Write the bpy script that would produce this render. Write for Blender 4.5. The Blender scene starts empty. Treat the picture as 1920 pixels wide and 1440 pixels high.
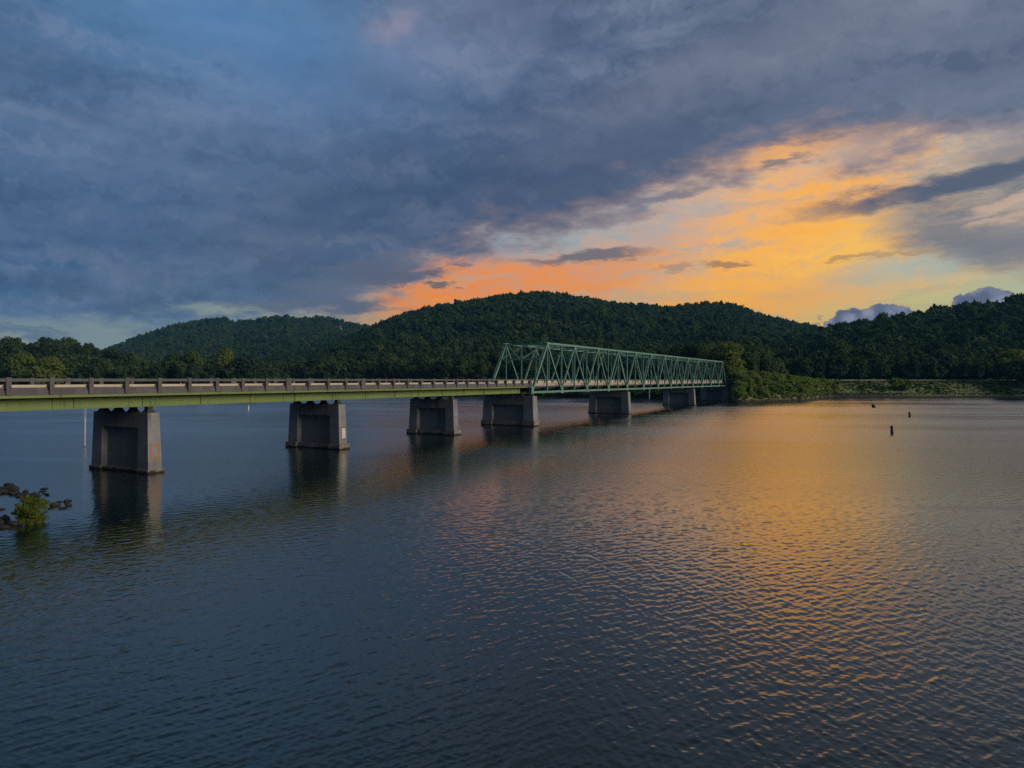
import bpy, math, random
import numpy as np
from mathutils import Vector, Matrix

random.seed(7)
rng = np.random.default_rng(11)
scene = bpy.context.scene
COL = scene.collection
R = math.radians

# ------------------------------------------------------------------ camera
H_CAM = 8.0                      # height of the camera above the lake (m)
F_PX = 1333.0                    # focal length in photograph pixels (24-25 mm equivalent)
Y_HOR = 712.5                    # horizon row in the photograph
cam_d = bpy.data.cameras.new('camera')
cam = bpy.data.objects.new('camera', cam_d)
COL.objects.link(cam)
cam_d.sensor_width = 36.0
cam_d.lens = F_PX / 1920.0 * 36.0
cam.location = (0, 0, H_CAM)
cam.rotation_euler = (R(90.0 - math.degrees(math.atan((720 - Y_HOR) / F_PX))), 0, 0)
cam_d.clip_start = 0.5
cam_d.clip_end = 12000
scene.camera = cam

# ------------------------------------------------------------------ colour management and renderer
scene.view_settings.view_transform = 'Standard'
scene.view_settings.look = 'None'
scene.view_settings.exposure = 0.0
scene.view_settings.gamma = 1.0
scene.view_settings.use_curve_mapping = False
scene.render.engine = 'CYCLES'
cy = scene.cycles
cy.use_denoising = False
cy.max_bounces = 6
cy.diffuse_bounces = 2
cy.glossy_bounces = 3
cy.transmission_bounces = 3
cy.transparent_max_bounces = 6
cy.volume_bounces = 0
cy.caustics_reflective = False
cy.caustics_refractive = False
cy.sample_clamp_indirect = 1.0


def lin(r, g, b):
    def f(c):
        c /= 255.0
        return c / 12.92 if c <= 0.04045 else ((c + 0.055) / 1.055) ** 2.4
    return (f(r), f(g), f(b), 1.0)


# ------------------------------------------------------------------ node helper
class G:
    """A small builder for node graphs; values are sockets or numbers."""
    def __init__(self, tree):
        self.t = tree
        self.n = tree.nodes

    def node(self, kind, **kw):
        nd = self.n.new(kind)
        for k, v in kw.items():
            setattr(nd, k, v)
        return nd

    def put(self, sock, v):
        if isinstance(v, bpy.types.NodeSocket):
            self.t.links.new(v, sock)
        elif v is not None:
            sock.default_value = v

    def m(self, op, a, b=None, c=None, clamp=False):
        nd = self.node('ShaderNodeMath', operation=op, use_clamp=clamp)
        self.put(nd.inputs[0], a)
        if b is not None:
            self.put(nd.inputs[1], b)
        if c is not None:
            self.put(nd.inputs[2], c)
        return nd.outputs[0]

    def add(self, a, b): return self.m('ADD', a, b)
    def sub(self, a, b): return self.m('SUBTRACT', a, b)
    def mul(self, a, b): return self.m('MULTIPLY', a, b)
    def mx(self, a, b): return self.m('MAXIMUM', a, b)
    def mn(self, a, b): return self.m('MINIMUM', a, b)

    def ss(self, v, lo, hi, a=0.0, b=1.0):
        nd = self.node('ShaderNodeMapRange', interpolation_type='SMOOTHSTEP')
        self.put(nd.inputs['Value'], v)
        self.put(nd.inputs['From Min'], lo)
        self.put(nd.inputs['From Max'], hi)
        self.put(nd.inputs['To Min'], a)
        self.put(nd.inputs['To Max'], b)
        return nd.outputs[0]

    def lerp(self, v, lo, hi, a=0.0, b=1.0):
        nd = self.node('ShaderNodeMapRange', interpolation_type='LINEAR')
        for k, x in zip(('Value', 'From Min', 'From Max', 'To Min', 'To Max'), (v, lo, hi, a, b)):
            self.put(nd.inputs[k], x)
        return nd.outputs[0]

    def mix(self, f, a, b, blend='MIX'):
        nd = self.node('ShaderNodeMix', data_type='RGBA', blend_type=blend)
        nd.clamp_factor = True
        self.put(nd.inputs[0], f)
        self.put(nd.inputs[6], a)
        self.put(nd.inputs[7], b)
        return nd.outputs[2]

    def mixf(self, f, a, b):
        nd = self.node('ShaderNodeMix', data_type='FLOAT')
        self.put(nd.inputs[0], f)
        self.put(nd.inputs[2], a)
        self.put(nd.inputs[3], b)
        return nd.outputs[0]

    def noise(self, vec, scale=1.0, detail=3.0, rough=0.5, dist=0.0, col=False, lac=2.0):
        nd = self.node('ShaderNodeTexNoise')
        self.put(nd.inputs['Vector'], vec)
        nd.inputs['Scale'].default_value = scale
        nd.inputs['Detail'].default_value = detail
        nd.inputs['Roughness'].default_value = rough
        nd.inputs['Lacunarity'].default_value = lac
        nd.inputs['Distortion'].default_value = dist
        return nd.outputs['Color' if col else 'Fac']

    def mapping(self, vec, loc=(0, 0, 0), rot=(0, 0, 0), scale=(1, 1, 1), kind='POINT'):
        nd = self.node('ShaderNodeMapping', vector_type=kind)
        self.put(nd.inputs['Vector'], vec)
        nd.inputs['Location'].default_value = loc
        nd.inputs['Rotation'].default_value = rot
        if 'Scale' in nd.inputs:
            nd.inputs['Scale'].default_value = scale
        return nd.outputs[0]

    def vm(self, op, a, b=None, s=None):
        nd = self.node('ShaderNodeVectorMath', operation=op)
        self.put(nd.inputs[0], a)
        if b is not None:
            self.put(nd.inputs[1], b)
        if s is not None:
            self.put(nd.inputs['Scale'], s)
        return nd.outputs['Value'] if op in ('LENGTH', 'DOT_PRODUCT', 'DISTANCE') else nd.outputs['Vector']

    def comb(self, x, y, z=0.0):
        nd = self.node('ShaderNodeCombineXYZ')
        for i, v in enumerate((x, y, z)):
            self.put(nd.inputs[i], v)
        return nd.outputs[0]

    def sep(self, v):
        nd = self.node('ShaderNodeSeparateXYZ')
        self.put(nd.inputs[0], v)
        return nd.outputs

    def ramp(self, v, stops, lo=0.0, hi=1.0, interp='LINEAR'):
        """stops: (position, rgba or float) in the range lo..hi"""
        nd = self.node('ShaderNodeValToRGB')
        nd.color_ramp.interpolation = interp
        el = nd.color_ramp.elements
        while len(el) < len(stops):
            el.new(0.5)
        for e, (p, c) in zip(el, stops):
            e.position = (p - lo) / (hi - lo)
        for e, (p, c) in zip(el, stops):
            e.color = c if not isinstance(c, (int, float)) else (c, c, c, 1)
        self.put(nd.inputs[0], self.lerp(v, lo, hi) if (lo, hi) != (0.0, 1.0) else v)
        return nd.outputs[0]


# ------------------------------------------------------------------ sky (world)
def az_el(px, py):
    """azimuth (right of the view axis) and elevation in degrees of a point of the photograph"""
    a = math.atan((px - 960) / F_PX)
    return math.degrees(a), math.degrees(math.atan((Y_HOR - py) / F_PX * math.cos(a)))


SUN_AZ, SUN_EL = 116.0, 20.0      # soft glow of the evening sky, right of the frame
world = bpy.data.worlds.new('World')
scene.world = world
world.use_nodes = True
world.cycles.sampling_method = 'MANUAL'
world.cycles.sample_map_resolution = 512
wt = world.node_tree
wt.nodes.clear()
g = G(wt)
D = g.node('ShaderNodeTexCoord').outputs['Generated']
dx, dy, dz = g.sep(D)
A = g.mul(g.m('ARCTAN2', dx, dy), 57.29578)
E = g.mul(g.m('ARCSINE', g.mn(g.mx(dz, -1.0), 1.0)), 57.29578)
AE = g.comb(A, E, 0.0)
# point on a cloud layer overhead (keeps the perspective of the cloud sheets)
zz = g.add(g.mx(dz, 0.0), 0.07)
Q = g.comb(g.m('DIVIDE', dx, zz), g.m('DIVIDE', dy, zz), 0.0)
QR = g.mapping(Q, rot=(0, 0, R(53)))                        # x runs along the cloud bands
warp = g.vm('SUBTRACT', g.noise(AE, 0.28, 3, 0.6, col=True), (0.5, 0.5, 0.5))
AEw = g.vm('ADD', AE, g.vm('SCALE', warp, s=3.2))            # softly torn edges
warp2 = g.vm('SUBTRACT', g.noise(g.mapping(AE, rot=(0, 0, R(-6)), scale=(0.32, 1.0, 1)), 0.8, 4, 0.65, col=True), (0.5, 0.5, 0.5))
AEs = g.vm('ADD', AE, g.vm('MULTIPLY', warp2, (6.0, 2.6, 0)))  # streaky edges


def blob(px, py, rx, ry, tilt=0.0, vec=None, hard=None):
    """soft ellipse on the sky, given where it stands in the photograph; 1 in its middle, 0 outside"""
    a, e = az_el(px, py)
    k = 57.3 / F_PX
    v = g.mapping(vec if vec is not None else AEw, loc=(a, e, 0), rot=(0, 0, R(tilt)), scale=(rx * k, ry * k, 1), kind='TEXTURE')
    d = g.vm('LENGTH', v)
    if hard is None:
        return g.m('EXPONENT', g.mul(g.mul(d, d), -1.0))
    return g.ss(d, 1.0 + hard, 1.0 - hard)


# --- clear sky behind the clouds: warm towards the sunset, teal-grey away from it
hor = g.ramp(A, [(-180, lin(66, 80, 106)), (-70, lin(80, 104, 128)), (az_el(60, 600)[0], lin(126, 143, 148)),
                 (az_el(520, 600)[0], lin(134, 150, 148)), (az_el(690, 590)[0], lin(168, 160, 128)),
                 (az_el(900, 560)[0], lin(212, 156, 108)), (az_el(1250, 560)[0], lin(214, 172, 116)),
                 (az_el(1500, 590)[0], lin(222, 186, 108)), (az_el(1720, 560)[0], lin(202, 194, 124)),
                 (az_el(1920, 520)[0], lin(182, 186, 146)), (58, lin(214, 190, 146)), (110, lin(118, 124, 132)), (180, lin(66, 80, 106))],
             lo=-180, hi=180)
mid = g.ramp(A, [(-180, lin(60, 78, 112)), (-40, lin(84, 116, 150)), (az_el(700, 480)[0], lin(128, 150, 165)),
                 (az_el(1200, 440)[0], lin(160, 172, 176)), (az_el(1700, 480)[0], lin(168, 186, 180)),
                 (58, lin(206, 186, 158)), (110, lin(106, 122, 146)), (180, lin(60, 78, 112))], lo=-180, hi=180)
sky_tex = g.node('ShaderNodeTexSky', sky_type='NISHITA', sun_disc=False)
sky_tex.sun_elevation = R(SUN_EL)
sky_tex.sun_rotation = R(SUN_AZ)
nish = g.mix(1.0, sky_tex.outputs[0], (0.055, 0.055, 0.055, 1), 'MULTIPLY')
upc = g.mix(0.25, lin(84, 132, 176), nish)
clear = g.mix(g.ss(E, 4.0, 10.5), hor, mid)
clear = g.mix(g.ss(E, 13.0, 26.0), clear, upc)

# --- lit cirrus in the opening
stre = g.noise(g.mapping(AEw, rot=(0, 0, R(-13)), scale=(0.20, 1.5, 1)), 1.0, 6, 0.62)
stre2 = g.noise(g.mapping(AEw, rot=(0, 0, R(-27)), scale=(0.11, 0.65, 1), loc=(3, 7, 0)), 1.0, 4, 0.6)
wis = g.add(g.ss(stre, 0.33, 0.64, 0.12, 0.74), g.ss(stre2, 0.34, 0.64, 0.08, 0.50))
sky = clear
for (px, py, rx, ry, tl, s, col) in [
        (1400, 395, 250, 100, 26, 1.15, (238, 180, 128)),
        (1250, 330, 170, 60, 18, 0.70, (206, 168, 150)),
        (1640, 330, 150, 70, 20, 0.80, (226, 184, 146)),
        (860, 548, 170, 50, 4, 1.35, (246, 138, 44)),
        (960, 502, 190, 26, -4, 0.85, (232, 146, 88)),
        (1080, 528, 190, 40, 6, 1.15, (240, 146, 72)),
        (1200, 480, 100, 45, 30, 0.75, (228, 156, 100)),
        (1400, 560, 300, 38, 10, 0.95, (242, 164, 72)),
        (1430, 505, 150, 60, 28, 1.6, (252, 178, 52)),
        (1550, 415, 200, 76, 24, 1.7, (254, 180, 88)),
        (1650, 450, 170, 46, 10, 1.6, (255, 194, 88)),
        (1760, 430, 120, 40, -14, 0.7, (244, 190, 110)),
        (1720, 530, 220, 20, 8, 0.55, (232, 190, 120)),
        (1540, 540, 220, 28, 9, 0.8, (242, 172, 84))]:
    sky = g.mix(g.mul(g.mul(blob(px, py, rx, ry, tl), s), wis), sky, lin(*col))
# paler and greyer rifts between the filaments
rift = g.noise(g.mapping(AEs, rot=(0, 0, R(-20)), scale=(0.13, 1.0, 1), loc=(5, 1, 0)), 1.0, 5, 0.62)
sky = g.mix(g.mul(g.ss(rift, 0.51, 0.36), 0.48), sky, g.mix(g.ss(E, 5.0, 12.0), lin(188, 170, 134), lin(176, 166, 164)))
sky = g.mix(g.mul(g.mul(g.ss(rift, 0.54, 0.68), 0.45), blob(1400, 490, 420, 110, 10)), sky, lin(255, 176, 60))
# teal window under the right cloud
sky = g.mix(g.mul(blob(1740, 494, 140, 24, 9), 0.9), sky, lin(168, 186, 176))
sky = g.mix(g.mul(blob(1250, 430, 90, 30, 10), 0.4), sky, lin(158, 170, 180))

# --- main cloud deck
nb = g.noise(g.mapping(QR, scale=(0.30, 0.70, 1)), 1.0, 5, 0.50)       # big banks
nm = g.noise(g.mapping(QR, scale=(1.0, 2.1, 1), loc=(4, 2, 0)), 1.0, 5, 0.55)
nf = g.noise(g.mapping(AE, scale=(0.085, 0.24, 1), rot=(0, 0, R(-12))), 1.0, 5, 0.55)
edge_pts = [(-300, 640), (0, 606), (120, 612), (300, 620), (480, 606), (640, 586), (715, 562), (780, 520), (860, 490),
            (930, 468), (1010, 450), (1110, 424), (1190, 398), (1290, 358), (1370, 326), (1450, 308), (1540, 300), (1620, 302),
            (1700, 296), (1800, 290), (1920, 300)]
es = [(-180.0, 5.0)]
for (px, py) in edge_pts:
    a, e = az_el(px, py)
    es.append((a, e))
es += [(46, 19.0), (62, 22.0), (85, 15.0), (130, 6.0), (180.0, 5.0)]
Eb = g.mul(g.ramp(A, [(a, e / 40.0) for a, e in es], lo=-180, hi=180), 40.0)
ne = g.noise(g.mapping(AE, scale=(0.20, 0.55, 1), rot=(0, 0, R(-16))), 1.0, 6, 0.62)
de = g.add(g.sub(E, Eb), g.mul(g.sub(ne, 0.5), 9.0))
deck_m = g.ss(de, -1.2, 1.5)
# underlit fringe of the deck along the opening
side = g.ramp(A, [(-180, lin(48, 66, 98)), (-34, lin(60, 98, 136)), (-15, lin(66, 96, 132)), (2, lin(82, 100, 130)),
                  (18, lin(94, 108, 132)), (36, lin(106, 116, 136)), (60, lin(152, 142, 136)), (110, lin(84, 92, 112)), (180, lin(48, 66, 98))], lo=-180, hi=180)
nt = g.noise(g.mapping(QR, scale=(1.3, 4.6, 1), loc=(7, 3, 0)), 1.0, 5, 0.56)
nl = g.noise(g.mapping(AEw, scale=(0.085, 0.50, 1), rot=(0, 0, R(-13)), loc=(9, 2, 0)), 1.0, 5, 0.56)
dcol = g.mix(g.ss(nb, 0.36, 0.68), side, g.mix(0.36, side, lin(128, 142, 172)))
dcol = g.mix(g.mul(g.ss(nm, 0.48, 0.74), 0.26), dcol, lin(126, 138, 164))
dcol = g.mix(g.mul(g.ss(nl, 0.50, 0.68), 0.40), dcol, lin(132, 140, 164))
dcol = g.mix(g.mul(g.ss(nl, 0.52, 0.34), 0.50), dcol, lin(54, 76, 108))
dcol = g.mix(g.mul(g.ss(nf, 0.54, 0.34), 0.36), dcol, lin(56, 78, 112))
dcol = g.mix(g.mul(g.ss(nt, 0.50, 0.72), 0.17), dcol, lin(140, 148, 172))
dcol = g.mix(g.mul(g.ss(nt, 0.48, 0.30), 0.17), dcol, lin(50, 70, 102))
for (px, py, rx, ry, tl, s, col) in [
        (440, 40, 330, 90, -4, 0.62, (86, 138, 186)),
        (520, 150, 230, 90, -8, 0.45, (90, 128, 174)),
        (330, 260, 260, 60, 8, 0.35, (98, 124, 160)),
        (860, 60, 200, 80, 20, 0.42, (134, 140, 168)),
        (740, 52, 46, 26, 30, 0.45, (170, 158, 172)),
        (1560, 50, 260, 70, 20, 0.42, (142, 146, 164)),
        (1240, 165, 170, 40, 15, 0.45, (132, 134, 154)), (1330, 250, 260, 34, 18, 0.4, (74, 88, 116)),
        (760, 350, 440, 100, 12, 0.62, (62, 82, 114)),
        (1080, 340, 300, 75, 20, 0.60, (68, 82, 110)),
        (180, 400, 230, 70, 4, 0.45, (58, 92, 132)),
        (1500, 225, 260, 60, 18, 0.35, (90, 102, 128)),
        (1850, 120, 160, 80, 40, 0.35, (84, 96, 122)),
        (560, 480, 260, 60, -4, 0.35, (92, 104, 128)),
        (360, 560, 300, 50, -2, 0.30, (84, 104, 130))]:
    dcol = g.mix(g.mul(blob(px, py, rx, ry, tl), s), dcol, lin(*col))
fringe = g.mul(g.ss(de, 3.4, 0.2), g.ramp(A, [(-18, 0.0), (-8, 0.55), (10, 0.8), (30, 0.8), (70, 0.3), (110, 0.0)], lo=-180, hi=180))
dcol = g.mix(g.mul(fringe, 0.55), dcol, lin(176, 146, 136))
sky = g.mix(deck_m, sky, dcol)
# gold tufts under the edge of the deck
sky = g.mix(g.mul(g.mul(blob(1490, 284, 95, 13, 6, AEs), 1.0), 0.85), sky, lin(248, 180, 110))
sky = g.mix(g.mul(blob(1600, 285, 80, 22, 10, AEs), 0.5), sky, lin(216, 178, 152))
sky = g.mix(g.mul(blob(1830, 275, 120, 20, 14, AEs), 0.45), sky, lin(182, 172, 166))
sky = g.mix(g.mul(blob(430, 580, 80, 8, 3, AEs), 0.75), sky, lin(150, 160, 150))
sky = g.mix(g.mul(blob(110, 612, 170, 13, 2, AEs), 0.8), sky, lin(128, 146, 150))

# --- right-hand cloud
rc = g.mx(blob(1890, 425, 225, 58, -11, AEs, 0.5), blob(1870, 335, 190, 40, 10, AEs, 0.5))
rc = g.mul(rc, g.ss(A, az_el(1600, 400)[0], az_el(1720, 400)[0]))
rn = ne
rcol = g.mix(g.ss(rn, 0.35, 0.65), lin(122, 124, 134), lin(172, 160, 150))
thr = g.ss(rift, 0.34, 0.60)
sky = g.mix(g.mul(rc, g.add(0.66, g.mul(thr, 0.32))), sky, g.mix(g.mul(thr, 0.22), rcol, lin(98, 106, 122)))
sky = g.mix(g.mul(blob(1795, 340, 205, 17, 7, AEs, 0.55), g.ss(ne, 0.30, 0.52, 0.70, 0.98)), sky, lin(86, 97, 118))
sky = g.mix(g.mul(blob(1860, 452, 120, 30, -14, AEs, 0.7), 0.8), sky, lin(122, 124, 132))
sky = g.mix(g.mul(blob(1905, 372, 60, 9, 16, AEs, 0.6), 0.7), sky, lin(206, 178, 158))
sky = g.mix(g.mul(blob(1905, 405, 50, 8, 12, AEs, 0.6), 0.8), sky, lin(200, 172, 150))

# --- small dark streaks of cloud
for (px, py, rx, ry, tl, s, col) in [
        (1095, 482, 118, 9, 4, 0.95, (116, 110, 118)), (1365, 497, 46, 6, 2, 0.8, (158, 122, 96)),
        (1255, 508, 34, 5, 2, 0.6, (168, 132, 108)), (868, 493, 22, 4, 4, 0.8, (110, 110, 122)),
        (1240, 372, 80, 11, 14, 0.8, (116, 116, 134)), (1160, 412, 80, 10, 8, 0.6, (134, 126, 138)),
        (700, 500, 85, 17, 8, 0.9, (92, 102, 124)), (735, 524, 80, 10, 8, 0.9, (90, 98, 118)), (815, 516, 30, 5, 4, 0.9, (104, 100, 112)),
        (820, 534, 32, 4, 3, 0.9, (110, 98, 100)), (620, 545, 90, 16, 6, 0.8, (94, 106, 128)), (590, 576, 130, 8, 1, 0.95, (94, 104, 124)),
        (1470, 305, 40, 8, 10, 0.8, (128, 118, 124)), (1660, 480, 60, 5, 4, 0.6, (170, 140, 100)), (1590, 491, 30, 4, 2, 0.6, (180, 140, 92)),
        (40, 622, 60, 6, -3, 0.6, (82, 104, 130)), (80, 614, 40, 3, -2, 0.6, (90, 110, 132)), (1530, 604, 10, 5, 20, 0.8, (130, 122, 118))]:
    sky = g.mix(g.mul(blob(px, py, rx, ry, tl, AEs, 0.55), s), sky, lin(*col))

# --- far cumulus heads standing behind the right-hand ridge
warp3 = g.vm('SUBTRACT', g.noise(AE, 2.6, 3, 0.6, col=True), (0.5, 0.5, 0.5))
AEc = g.vm('ADD', AE, g.vm('SCALE', warp3, s=0.58))
heads = [(1560, 612, 15), (1582, 600, 19), (1600, 596, 18), (1622, 604, 24), (1645, 590, 19), (1660, 584, 14), (1672, 592, 20), (1694, 590, 15),
         (1712, 596, 12), (1720, 604, 14), (1640, 616, 40), (1690, 614, 36), (1585, 622, 30),
         (1800, 568, 13), (1820, 562, 13), (1838, 560, 15), (1860, 560, 15), (1885, 558, 13), (1900, 562, 10), (1850, 580, 38), (1890, 580, 26), (1808, 582, 18)]
kk = 57.3 / F_PX
dist = None
for (px, py, r) in heads:
    a, e = az_el(px, py)
    d = g.sub(g.vm('DISTANCE', AEc, (a, e, 0)), r * kk * 0.9)
    dist = d if dist is None else g.m('SMOOTH_MIN', dist, d, 0.10)
cu = g.ss(dist, 0.09, -0.08)
ccol = g.mix(g.ss(dist, -0.02, -0.32), lin(122, 116, 128), lin(112, 124, 152))
vor = g.node('ShaderNodeTexVoronoi', feature='SMOOTH_F1')
g.put(vor.inputs['Vector'], AEc)
vor.inputs['Scale'].default_value = 0.95
ccol = g.mix(g.ss(vor.outputs['Distance'], 0.18, 0.55), lin(138, 142, 162), lin(92, 102, 128))
ccol = g.mix(g.ss(dist, -0.10, -0.005), ccol, lin(104, 100, 116))
sky = g.mix(cu, sky, ccol)

# below the horizon the sky shows nothing but the haze of the lake
sky = g.mix(g.ss(E, 0.0, -3.0), sky, lin(60, 74, 88))
bg = g.node('ShaderNodeBackground')
g.put(bg.inputs['Color'], sky)
bg.inputs['Strength'].default_value = 1.0
wo = g.node('ShaderNodeOutputWorld')
wt.links.new(bg.outputs[0], wo.inputs['Surface'])

# ------------------------------------------------------------------ the low evening light
sun_d = bpy.data.lights.new('sun', 'SUN')
sun = bpy.data.objects.new('sun', sun_d)
COL.objects.link(sun)
sun_d.energy = 2.1
sun_d.angle = R(30)
sun_d.color = (1.0, 0.88, 0.73)
sun.rotation_euler = (R(90 - SUN_EL), 0, R(180 - SUN_AZ))

# ================================================================== helpers for objects
def mesh_np(name, verts, faces, mat=None, smooth=False):
    """faces: one (n, k) array, or a list of such arrays with different k"""
    if isinstance(faces, np.ndarray):
        faces = [faces]
    verts = np.asarray(verts, dtype=np.float32)
    me = bpy.data.meshes.new(name)
    me.vertices.add(len(verts))
    me.vertices.foreach_set('co', verts.ravel())
    loops = np.concatenate([f.ravel() for f in faces]).astype(np.int32)
    sizes = np.concatenate([np.full(len(f), f.shape[1]) for f in faces])
    starts = np.concatenate([[0], np.cumsum(sizes)[:-1]]).astype(np.int32)
    me.loops.add(len(loops))
    me.loops.foreach_set('vertex_index', loops)
    me.polygons.add(len(sizes))
    me.polygons.foreach_set('loop_start', starts)
    me.update(calc_edges=True)
    me.polygons.foreach_set('use_smooth', np.full(len(sizes), smooth, dtype=bool))
    if mat:
        me.materials.append(mat)
    return me


def link(name, data, parent=None, loc=None, rotz=None):
    o = bpy.data.objects.new(name, data)
    COL.objects.link(o)
    if parent is not None:
        o.parent = parent
    if loc is not None:
        o.location = loc
    if rotz is not None:
        o.rotation_euler = (0, 0, rotz)
    return o


def tag(o, label=None, cat=None, group=None, kind=None):
    if label:
        o['label'] = label
    if cat:
        o['category'] = cat
    if group:
        o['group'] = group
    if kind:
        o['kind'] = kind
    return o


class MB:
    """collects boxes, bars, prisms and tubes into one mesh"""
    def __init__(self):
        self.v = []
        self.f = {}

    def _add(self, vs, fs):
        b = len(self.v)
        self.v += [tuple(v) for v in vs]
        for f in fs:
            self.f.setdefault(len(f), []).append([i + b for i in f])

    def hexa(self, lower, upper):
        """lower, upper: four points each, counter-clockwise seen from above"""
        self._add(list(lower) + list(upper), [(3, 2, 1, 0), (4, 5, 6, 7), (0, 1, 5, 4), (1, 2, 6, 5), (2, 3, 7, 6), (3, 0, 4, 7)])
        return self

    def box(self, x0, x1, y0, y1, z0, z1):
        return self.hexa([(x0, y0, z0), (x1, y0, z0), (x1, y1, z0), (x0, y1, z0)], [(x0, y0, z1), (x1, y0, z1), (x1, y1, z1), (x0, y1, z1)])

    def bar(self, p0, p1, w, h, up=(0, 0, 1)):
        p0, p1 = Vector(p0), Vector(p1)
        d = (p1 - p0).normalized()
        up = Vector(up)
        if abs(d.dot(up)) > 0.98:
            up = Vector((1, 0, 0))
        side = d.cross(up).normalized() * (w / 2)
        u2 = side.cross(d).normalized() * (h / 2)
        a = [p0 - side - u2, p0 + side - u2, p0 + side + u2, p0 - side + u2]
        b = [p1 - side - u2, p1 + side - u2, p1 + side + u2, p1 - side + u2]
        self._add(a + b, [(0, 1, 2, 3), (7, 6, 5, 4), (4, 5, 1, 0), (5, 6, 2, 1), (6, 7, 3, 2), (7, 4, 0, 3)])
        return self

    def tube(self, pts, rad, n=8, cap=True):
        pts = [Vector(p) for p in pts]
        if isinstance(rad, (int, float)):
            rad = [rad] * len(pts)
        b = len(self.v)
        for i, p in enumerate(pts):
            d = (pts[min(i + 1, len(pts) - 1)] - pts[max(i - 1, 0)]).normalized()
            up = Vector((0, 0, 1)) if abs(d.z) < 0.9 else Vector((1, 0, 0))
            s = d.cross(up).normalized()
            t = s.cross(d)
            for k in range(n):
                a = 2 * math.pi * k / n
                self.v.append(tuple(p + s * math.cos(a) * rad[i] + t * math.sin(a) * rad[i]))
        fs = self.f.setdefault(4, [])
        for i in range(len(pts) - 1):
            for k in range(n):
                fs.append([b + i * n + k, b + i * n + (k + 1) % n, b + (i + 1) * n + (k + 1) % n, b + (i + 1) * n + k])
        if cap:
            self.f.setdefault(n, []).append([b + k for k in range(n)][::-1])
            self.f.setdefault(n, []).append([b + (len(pts) - 1) * n + k for k in range(n)])
        return self

    def mesh(self, name, mat=None, smooth=False):
        me = mesh_np(name, np.array(self.v), [np.array(f, dtype=np.int32) for f in self.f.values()], mat, smooth)
        return me

    def build(self, name, mat, parent=None, loc=None, smooth=False, rotz=None):
        return link(name, self.mesh(name, mat, smooth), parent, loc, rotz)


# ================================================================== materials
def new_mat(name):
    m = bpy.data.materials.new(name)
    m.use_nodes = True
    m.node_tree.nodes.clear()
    gg = G(m.node_tree)
    out = gg.node('ShaderNodeOutputMaterial')
    return m, gg, out


def bsdf(gg, out, color, rough=0.7, spec=0.3, metal=0.0, normal=None):
    p = gg.node('ShaderNodeBsdfPrincipled')
    gg.put(p.inputs['Base Color'], color)
    gg.put(p.inputs['Roughness'], rough)
    gg.put(p.inputs['Specular IOR Level'], spec)
    gg.put(p.inputs['Metallic'], metal)
    if normal is not None:
        gg.put(p.inputs['Normal'], normal)
    gg.t.links.new(p.outputs[0], out.inputs['Surface'])
    return p


def bump(gg, height, strength, distance):
    b = gg.node('ShaderNodeBump')
    gg.put(b.inputs['Height'], height)
    b.inputs['Strength'].default_value = strength
    b.inputs['Distance'].default_value = distance
    return b.outputs[0]


def mottled(name, c1, c2, scale=2.0, rough=0.75, spec=0.25, streak=None, bumpd=0.004, detail=4, wet=None, joints=None):
    """two-tone weathered surface; streak: darker vertical run-off stains; wet: height of a dark water line"""
    m, gg, out = new_mat(name)
    geo = gg.node('ShaderNodeNewGeometry')
    P = geo.outputs['Position']
    n = gg.noise(P, scale, detail, 0.62)
    col = gg.mix(gg.ss(n, 0.33, 0.67), c1, c2)
    if streak:
        st = gg.noise(gg.mapping(P, scale=(2.2, 2.2, 0.16)), 1.0, 4, 0.65)
        col = gg.mix(gg.mul(gg.ss(st, 0.52, 0.72), streak[1]), col, streak[0])
    if wet:
        z = gg.sep(P)[2]
        zz_ = gg.add(z, gg.mul(gg.sub(gg.noise(P, 1.3, 3, 0.6), 0.5), 0.5))
        col = gg.mix(gg.mul(gg.ss(zz_, wet[0] + 0.12, wet[0] - 0.12), wet[2]), col, wet[1])
    if joints:
        z = gg.sep(P)[2]
        fz = gg.m('ABSOLUTE', gg.sub(gg.m('FRACT', gg.mul(z, 1.0 / joints)), 0.5))
        col = gg.mix(gg.mul(gg.ss(fz, 0.475, 0.495), 0.45), col, c3(0.10, 0.09, 0.08))
        lift = gg.noise(gg.mapping(P, scale=(0.05, 0.05, 0.8)), 1.0, 2, 0.5)
        col = gg.mix(gg.mul(gg.ss(lift, 0.45, 0.6), 0.22), col, c3(0.205, 0.20, 0.19))
        run = gg.noise(gg.mapping(P, scale=(1.1, 1.1, 0.07)), 1.0, 4, 0.65)
        col = gg.mix(gg.mul(gg.mul(gg.ss(run, 0.48, 0.66), gg.ss(z, 2.2, 5.1)), 0.6), col, c3(0.085, 0.083, 0.08))
        tide = gg.add(z, gg.mul(gg.sub(gg.noise(P, 0.8, 3, 0.6), 0.5), 0.7))
        col = gg.mix(gg.mul(gg.ss(tide, 1.35, 0.75), 0.4), col, c3(0.125, 0.12, 0.11))
    bsdf(gg, out, col, rough, spec, 0.0, bump(gg, gg.noise(P, 9.0, 3, 0.6), 0.5, bumpd))
    return m


def c3(r, g_, b):
    return (r, g_, b, 1.0)


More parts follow.
